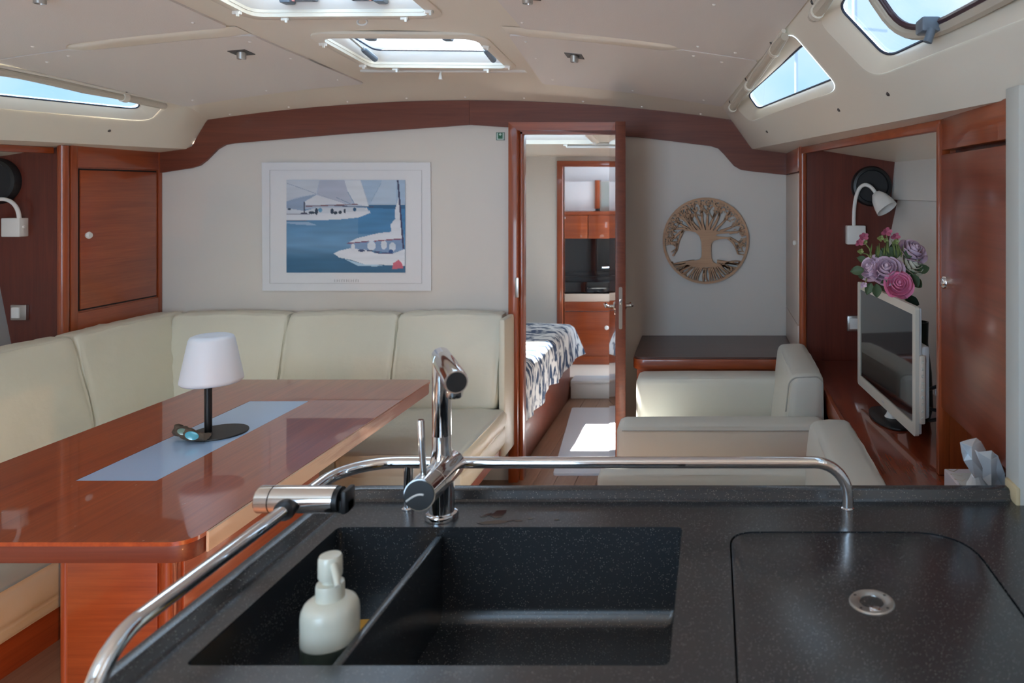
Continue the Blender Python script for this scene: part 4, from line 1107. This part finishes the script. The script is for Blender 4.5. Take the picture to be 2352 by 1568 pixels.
def leafm(c, d, L, wdt, m, nrm=(0, -1, .3)):
    c, d, nrm = Vector(c), Vector(d).normalized(), Vector(nrm); s = d.cross(nrm).normalized(); n = s.cross(d)
    def f(u, v):
        w_ = wdt*math.sin(PI*min(1, v*.94+.05))**.8; x = (u-.5)*2
        return c+d*L*v+s*w_*x*.5+n*(.006*abs(x)-.010*v*v)
    add('leaf', solid(grid(f, 4, 7), (0, .0008, 0)), m, fv, sharp=80)
for px, py, Y, dx, dz, L, m in ((1984, 620, 2.5, -1, -.1, .045, M_leaf), (1990, 600, 2.55, -.9, .4, .035, M_leaf), (2000, 650, 2.44, -.3, -.8, .04, M_leaf), (2012, 652, 2.43, .1, -1, .045, M_leaf), (2030, 640, 2.45, .1, -1, .045, M_leaf),
        (2060, 590, 2.5, -.6, .5, .05, M_leaf), (2058, 592, 2.5, .1, .9, .045, M_leaf), (2075, 590, 2.48, .7, .4, .04, M_leaf), (2040, 592, 2.5, -.5, .8, .04, M_leaf), (2020, 592, 2.5, -.2, .9, .035, M_leaf),
        (2106, 622, 2.5, .95, .25, .045, M_leaf), (2092, 630, 2.48, .5, -.9, .05, M_leaf), (2096, 640, 2.5, .7, -.6, .045, M_leaf), (2080, 685, 2.52, .8, -.35, .05, M_leafd), (2040, 668, 2.66, .4, -.8, .05, M_leafd), (2018, 655, 2.76, .5, -.9, .05, M_leafd), (2075, 625, 2.5, .6, .3, .05, M_leaf), (2050, 585, 2.55, 0, 1, .04, M_leaf), (1985, 640, 2.52, -.5, .5, .03, M_leaf)):
    leafm(at(px, py, Y), (dx, rs.uniform(-.2, .1), dz), L, L*.72, m)
def sprig(base, top, fl):
    b, t_ = at(*base), at(*top)
    st = add('stem', tube([b, (b+t_)/2+Vector((.004, 0, .004)), t_], [.0028, .0022, .0018], 6), M_stem, fv)
    for px, py, Y, m, sz in fl:
        c = at(px, py, Y); q = (t_-b).normalized()
        for k in range(5):
            a = 2*PI*k/5+px*.3; d = Vector((math.cos(a), -.45+.3*math.sin(a*2), math.sin(a)*.75+.35)).normalized()
            s_ = d.cross(Vector((0, -1, .2))).normalized()
            def f(u, v): return c+d*sz*v+s_*(u-.5)*sz*.75*math.sin(PI*min(1, v*.75+.12))+Vector((0, -.2*sz*v*v, 0))
            add('petal', solid(grid(f, 3, 4), (0, .0007, 0)), m, st, sharp=80)
sprig((2003, 590, 2.52), (1985, 556, 2.5), [(1983, 545, 2.5, M_mauve, .019), (1974, 558, 2.48, M_mauve, .016), (1987, 556, 2.48, M_stem, .009)])
sprig((2000, 592, 2.5), (1976, 580, 2.48), [(1976, 578, 2.48, M_stem, .012)])
sprig((2040, 580, 2.52), (2036, 540, 2.5), [(2036, 534, 2.5, M_mauve, .020), (2022, 548, 2.48, M_stem, .013)])
sprig((2048, 580, 2.52), (2056, 553, 2.5), [(2056, 545, 2.5, M_mauve, .018), (2057, 556, 2.47, M_stem, .012), (2034, 552, 2.48, M_stem, .010)])
sprig((1990, 640, 2.5), (1983, 655, 2.46), [(1983, 655, 2.44, M_lilac, .013)])
for k in range(14):
    x = 1985+rs.uniform(0, 85); b = at(x+4, 590, 2.5); leafm(b, (rs.uniform(-.3, .3), -.1, 1), .035+rs.random()*.03, .006, M_stem)
for k in range(6):
    a = at(2010+k*14, 640, 2.5); add('stem', tube([a, Vector((.665+.006*(k-3), 2.60, 1.235)), Vector((.70+.004*(k-3), 2.52, 1.07))], .0025, 6), M_stem, fv)

# tablet edge, cables, power strip
tp = thing('tablet', 'grey tablet leaning behind the mahogany cabinet edge', 'tablet', (.80, 2.25, .78))
add('case', XF(prism(rrect(-.09, .09, 0, .26, .02), 'y', -.006, .006, .002), lambda v: (.772+v.x+.06*v.z/.26, 2.30+v.y+.10*v.z, .905+v.z)), M_tvb, tp)
add('rest', box(.74, .90, 2.27, 2.34, .7705, .905, .006), M_black, tp)
for k, P in enumerate(([(.652, 2.28, .93), (.74, 2.16, 1.02), (.84, 2.12, .98), (.89, 2.22, .776)], [(.652, 2.265, .885), (.69, 2.21, .86), (.78, 2.15, .98), (.855, 2.19, .776)], [(.652, 2.24, .85), (.70, 2.14, .90), (.79, 2.12, .90), (.82, 2.13, .776)], [(.645, 2.105, .776), (.71, 2.09, .776), (.80, 2.10, .776), (.87, 2.08, .776)])):
    add('cable', tube(arc(*P, 24), .0055, 8), M_black, label=('black cable arching highest behind the television', 'black cable dipping between the higher loops behind the television', 'low black cable just above the adapter behind the television', 'black cable lying flat on the console behind the television')[k], cat='cable', group='cables behind the television')
ps = thing('adapter', 'cream plug adapter among the cables behind the television', 'plug', (.70, 2.17, .7705))
add('body', box(.66, .74, 2.13, 2.20, .7705, .835, .012), M_beige, ps)
add('lead', tube(arc((.735, 2.165, .80), (.77, 2.165, .80), (.78, 2.17, .779), (.80, 2.19, .779)), .009, 8), M_black, ps)

# tissue box
tx = thing('tissue_box', 'white tissue box with a tissue pulled up in the cabinet niche', 'tissue box', (.63, 1.72, .77))
add('box', box(.558, .688, 1.60, 1.795, .7705, .873, .002), M_tbox, tx)
add('opening', box(.565, .64, 1.625, 1.765, .8725, .8745), M_step, tx)
add('tissue_base', tube([(.60, 1.69, .870), (.598, 1.685, .882), (.592, 1.675, .905)], [.026, .020, .010], 9), M_tissue, tx, sharp=20)
gl = [tube([(.565+.02*k, 1.599, .775), (.572+.02*k+.008*(k % 2), 1.599, .82+.012*(k % 3)), (.568+.022*k, 1.599, .86)], .0007, 4) for k in range(5)]
gl += [tube([(.562, 1.79-.03*k, .874), (.575+.01*(k % 2), 1.775-.03*k, .8742), (.59, 1.79-.03*k, .874)], .0007, 4) for k in range(5)]
add('gold_lines', J(*gl), M_gold, tx)
def zt(px, py, d):
    return at(2160+px/8.26, 990+py/8.26, d*(.915+.085*min(1, max(0, (py-350)/600))))
A_ = [zt(370,215,1.70), zt(500,170,1.73), zt(680,130,1.76), zt(770,200,1.77), zt(860,360,1.78), zt(590,300,1.69), zt(400,400,1.69), zt(440,560,1.68), zt(600,540,1.665), zt(740,560,1.70), zt(650,890,1.68), zt(820,800,1.70), zt(770,920,1.69), zt(520,430,1.715)]
add('tissue', solid((A_, [(0,1,5), (1,2,5), (2,3,5), (3,4,9,5), (0,5,13), (0,13,6), (6,13,7), (13,5,8), (13,8,7), (5,9,8), (7,8,10), (8,9,11), (8,11,12,10)]), (.0005, .0006, .0005)), M_tissue, tx, sharp=20)
B_2 = [zt(650,360,1.68), zt(710,400,1.66), zt(970,370,1.70), zt(1030,430,1.71), zt(960,540,1.65), zt(740,560,1.655), zt(1060,750,1.66), zt(970,1100,1.65), zt(800,900,1.67), zt(965,800,1.64), zt(800,700,1.66), zt(1090,470,1.69), zt(1220,800,1.66), zt(1230,1150,1.66), zt(1100,900,1.69)]
add('tissue', solid((B_2, [(0,1,5), (1,2,4), (1,4,5), (2,3,4), (4,6,9), (5,4,10), (4,9,10), (10,9,8), (9,7,8), (9,6,7), (3,11,6,4), (11,12,14,6), (12,13,14), (14,13,7), (6,14,7)]), (.0005, .0006, .0005)), M_tissue, tx, sharp=20)

# ================================================================== galley
gc = thing('galley_counter', 'black speckled galley worktop with sunken double sink and fridge lid', 'counter', (.1, .95, 0))
wt = [(-.775, .30), (1.225, .30), (1.048, 1.476), (.604, 1.476), (.604, 1.528), (-.715, 1.528), (-.775, 1.46)]
sink = rrect(-.702, -.059, .98, 1.382, .012, 4)
lid = rpoly([(.028, .72), (.46, .72), (.46, 1.364), (.028, 1.364)], [.04, .04, .11, .05], 8)
wt_r = rpoly(wt, [0, 0, 0, 0, 0, .07, .07], 6)
add('worktop', slab(wt_r, [sink, lid], .885, .92), M_quartz, gc)
lidi = [(.244+(x-.244)*.986, 1.042+(y-1.042)*.991) for x, y in lid]
ld = add('fridge_lid', prism(lidi, 'z', .893, .9195, .0015, 2), M_quartz, gc, label='black flush fridge lid')
add('lid_well', prism(rpoly([(.02, .71), (.47, .71), (.47, 1.372), (.02, 1.372)], .03), 'z', .87, .884), M_shadowgap, gc)
RC = Vector((.241, 1.131, .9195))
add('lift_ring', lathe([(.0345, -.002), (.0345, .0005), (.033, .0022), (.021, .0022), (.0185, .001), (.017, -.006), (.015, -.010), (0, -.0105)], RC, 40), M_steel, ld)
add('ring_pull', J(tube([RC+Vector((.013*math.cos(a), .013*math.sin(a), -.003)) for a in [k*PI/10 for k in range(21)]], .003, 8, False), MV(box(-.008, .008, -.027, -.015, -.001, .003, .001), RC)), M_chrome, ld)
for a in (.6, 2.5, 3.9, 5.5): add('ring_notch', MV(box(-.002, .002, -.002, .002, .0015, .0026), RC+Vector((.028*math.cos(a), .028*math.sin(a), 0))), M_dsteel, ld)
lp_ = fillet([(-.775, .30, 0), (-.775, 1.53, 0), (.604, 1.53, 0)], .06, 8)
add('raised_lip', sweep([(p.x, p.y) for p in lp_], [(0, .88), (0, .936), (.003, .94), (.019, .94), (.024, .937), (.028, .924), (.036, .920), (.036, .88)]), M_quartz, gc, sharp=50)
def ringz(x0, x1, y0, y1, r, z): return [Vector((x, y, z)) for x, y in rrect(x0, x1, y0, y1, r, 4)]
R = [ringz(-.702-d, -.059+d, .98-d, 1.382+d, .012, z) for d, z in ((.006, .915), (-.001, .918), (-.001, .90), (-.006, .775), (-.016, .752), (-.032, .745))]
n = len(R[0]); V = sum(R, []); F = [(r*n+i, r*n+(i+1) % n, (r+1)*n+(i+1) % n, (r+1)*n+i) for r in range(len(R)-1) for i in range(n)]; F.append(tuple(range((len(R)-1)*n, len(R)*n)))
add('sink_bowl', (V, F), M_quartz, gc, sharp=50)
add('sink_divider', box(-.519, -.505, .984, 1.379, .745, .905, .003), M_quartz, gc)
add('shallow_bowl_floor', box(-.697, -.519, .985, 1.377, .76, .80, .003), M_quartz, gc)
add('drain', lathe([(0, .001), (.03, .0015), (.042, .003), (.045, .0), (.045, -.002)], (-.26, 1.12, .746), 28), M_steel, gc)
add('cabinet_panel', box(-.762, -.745, .33, 1.50, .004, .886), WZ, gc)
add('cabinet_panel', box(-.745, .60, 1.49, 1.505, .004, .886), WZ, gc)
add('cabinet_panel', prism([(-.745, .004), (.965, .004), (1.195, .77), (1.205, .886), (-.745, .886)], 'y', .33, .35), WZ, gc)

# added warm lamp, unseen, makes the orange glow under the table
ct = thing('added_warm_light', 'added round warm light on the galley side panel, for the glow under the table', 'light', (-.765, .90, .47))
add('bezel', lathe([(.03, 0), (.03, .006), (.024, .010), (.021, .006)], (-.762, .90, .505), 24, (-1, 0, 0)), M_steel, ct)
me_ = mat('warm_lens', (1, .8, .6), .4); me_.node_tree.nodes['Principled BSDF'].inputs['Emission Color'].default_value = (1, .46, .17, 1); me_.node_tree.nodes['Principled BSDF'].inputs['Emission Strength'].default_value = 4800
add('lens', lathe([(.021, 0), (.021, .005), (0, .008)], (-.762, .90, .505), 24, (-1, 0, 0)), me_, ct)
add('hood', box(-.87, -.762, .84, .96, .530, .536, .002), M_steel, ct)  # hood added to keep the glow off the table edge

# grab rail
gr = thing('grab_rail', 'chrome tubular grab rail bent around the sink corner', 'rail', (-.2, 1.2, .92))
rail = fillet([(.264, 1.462, .921), (.264, 1.462, 1.011), (-.722, 1.462, 1.011), (-.722, .855, 1.011), (-.722, .855, .921)], [.066, .10, .075], 12)
add('rail_tube', tube(rail, .0112, 18), M_chrome, gr)
add('rail_post', tube([(-.603, 1.462, .921), (-.603, 1.462, 1.006)], .0095, 16), M_chrome, gr)
for p in ((.264, 1.462), (-.603, 1.462), (-.722, .855)): add('foot_flange', lathe([(.0135, 0), (.0135, .002), (.011, .004)], (*p, .9205), 20), M_chrome, gr)

# shower holder clamped on the rail
hs = thing('shower_holder', 'chrome sliding hand-shower holder clamped on the grab rail', 'shower holder', (-.71, 1.27, .99))
ax = lambda x: Vector((x, 1.272, 1.018))
add('body', tube([ax(-.755), ax(-.648)], .0225, 28), M_chrome, hs)
add('turn_knob', J(tube([ax(-.781), ax(-.779), ax(-.757)], [.0205, .0225, .0225], 28)), M_chrome, hs)
add('clamp_collar', lathe([(.0125, -.006), (.0165, -.006), (.0175, 0), (.0165, .006), (.0125, .006)], (-.722, 1.246, 1.011), 24, (0, 1, 0)), M_black, hs)
add('cradle', J(tube([ax(-.648), ax(-.640)], .021, 24), bev(MV(box(0, .018, -.012, .012, -.020, .002), ax(-.642)), .003), bev(MV(box(.008, .018, -.018, .018, -.020, .020), ax(-.642)), .004)), M_black, hs)

# faucet
fc = thing('faucet', 'chrome single-lever kitchen faucet with straight column and angled spout', 'faucet', (-.523, 1.425, .92))
B0 = Vector((-.523, 1.422, .92))
add('base_ring', lathe([(0, 0), (.030, 0), (.031, .004), (.029, .010), (.025, .012), (0, .012)], B0+Vector((0, 0, .0003)), 32), M_chrome, fc)
add('body', lathe([(0, 0), (.0235, 0), (.0235, .09), (.0175, .125), (.0175, .16), (0, .16)], B0+Vector((0, 0, .01)), 32), M_chrome, fc)
add('column', lathe([(0, 0), (.0172, 0), (.0172, .003), (.0176, .004), (.0176, .150), (0, .150)], B0+Vector((0, 0, .155)), 32), M_chrome, fc)
hd = Vector((.10, -.205, .006)).normalized(); h0 = B0+Vector((-.006, .012, .306))
sp = add('spout', tube([h0-hd*.004, h0, h0+hd*.05, h0+hd*.0505, h0+hd*.0515, h0+hd*.052, h0+hd*.232, h0+hd*.238], [.012, .0185, .019, .0178, .0178, .019, .0195, .0185], 32), M_chrome, fc)
e_ = h0+hd*.238
add('spout_cap', tube([e_, e_+hd*.0015], .0165, 32), M_black, sp)
add('aerator', lathe([(.011, 0), (.013, .003), (.0135, .014), (0, .014)], e_-hd*.022+Vector((0, 0, -.030)), 20), M_chrome, sp)
c0 = Vector((-.515, 1.4503, 1.014)); c1 = Vector((-.512, 1.286, 1.019)); cd = (c1-c0).normalized()
mx_ = add('mixer_barrel', tube([c0, c0+cd*.004, c0+cd*.11, c0+cd*.1105, c0+cd*.112, c0+cd*.1125, c1], [.026, .0275, .0275, .0262, .0262, .0275, .0275], 36), M_chrome, fc)
add('barrel_cap', tube([c1, c1+cd*.0015], .0255, 36), M_black, mx_)
def mk(a): return c1+cd*.002+Vector((-.022+.03*a, 0, -.010+.012*math.sin(a*1.9)))
add('cap_mark', tube([mk(k/8) for k in range(9)], .0018, 6), M_white, mx_)
lv = c1-cd*.022
add('lever', tube([lv+Vector((0, 0, .02)), lv+Vector((-.004, 0, .075)), lv+Vector((-.006, .0, .122)), lv+Vector((-.006, 0, .125))], [.0056, .0056, .0062, .005], 16), M_chrome, mx_)

# soap dispenser, sponge, water drops
sd_ = thing('soap_dispenser', 'cream pump soap bottle standing in the small sink bowl', 'soap dispenser', (-.56, 1.08, .80))
SB = Vector((-.561, 1.082, .80))
add('base_band', lathe([(0, 0), (.0375, 0), (.039, .003), (.039, .094), (0, .094)], SB+Vector((0, 0, .0005)), 36), M_soapb, sd_)
add('bottle', lathe([(.0391, .0945), (.0395, .097), (.0395, .131), (.0385, .140), (.035, .1475), (.029, .152), (.021, .154), (0, .154)], SB, 40), M_soap, sd_)
add('collar', lathe([(.0195, .150), (.0195, .172), (.0185, .176), (.011, .177), (.0105, .186), (0, .186)], SB, 32), M_soap, sd_)
ph = add('pump_head', lathe([(.0155, .184), (.0165, .187), (.0162, .212), (.0145, .216), (0, .217)], SB, 32), M_soap, sd_)
p0 = SB+Vector((.010, -.010, .206)); add('nozzle', tube([p0, p0+Vector((.012, -.016, -.008)), p0+Vector((.019, -.026, -.017))], [.0052, .0048, .004], 12), M_soap, ph)
add('sponge', cushion(-.60, -.523, 1.155, 1.235, .801, .835, .008, .002, .002, .02, 61), M_sponge, label='yellow sponge behind the soap bottle in the sink', cat='sponge')
dr_ = thing('water_drops', 'water puddles and drops on the worktop behind the sink', 'water', (-.4, 1.42, .92))
for x, y, rx, ry, a, sd in ((-.418, 1.437, .014, .018, .3, 1), (-.415, 1.402, .030, .007, .15, 2), (-.372, 1.408, .008, .004, 0, 3), (-.352, 1.416, .005, .003, .2, 4), (-.30, 1.412, .006, .003, 0, 5), (-.44, 1.432, .01, .006, .8, 6)):
    P = [(x+rx*math.cos(t)*(1+.5*noise.noise(Vector((math.cos(t)*1.5, math.sin(t)*1.5, sd)))), y+ry*math.sin(t)*(1+.5*noise.noise(Vector((math.cos(t)*1.5, math.sin(t)*1.5, sd+.5))))+a*(rx*math.cos(t))) for t in [k*PI/12 for k in range(24)]]
    add('drop', prism(P, 'z', .9199, .9206, .0003, 1), M_water, dr_)

# ---- masts outside the starboard windows
def mast(X, Y, r, label, sp_):
    t = thing('sailboat_mast', label, 'mast', (X, Y, 0))
    add('pole', tube([(X, Y, -.5), (X, Y, 22)], r, 12), M_mast, t)
    for z in sp_: add('spreader', tube([(X-1.1, Y, z), (X, Y, z+.1), (X+1.1, Y, z)], .05, 8), M_mast, t)
mast(4.75, 25, .085, 'pale mast with spreaders seen through the large side window', (6.9, 11))
mast(3.5, 31.5, .07, 'thin pale mast seen through the tapered side window', (9.5, 14))
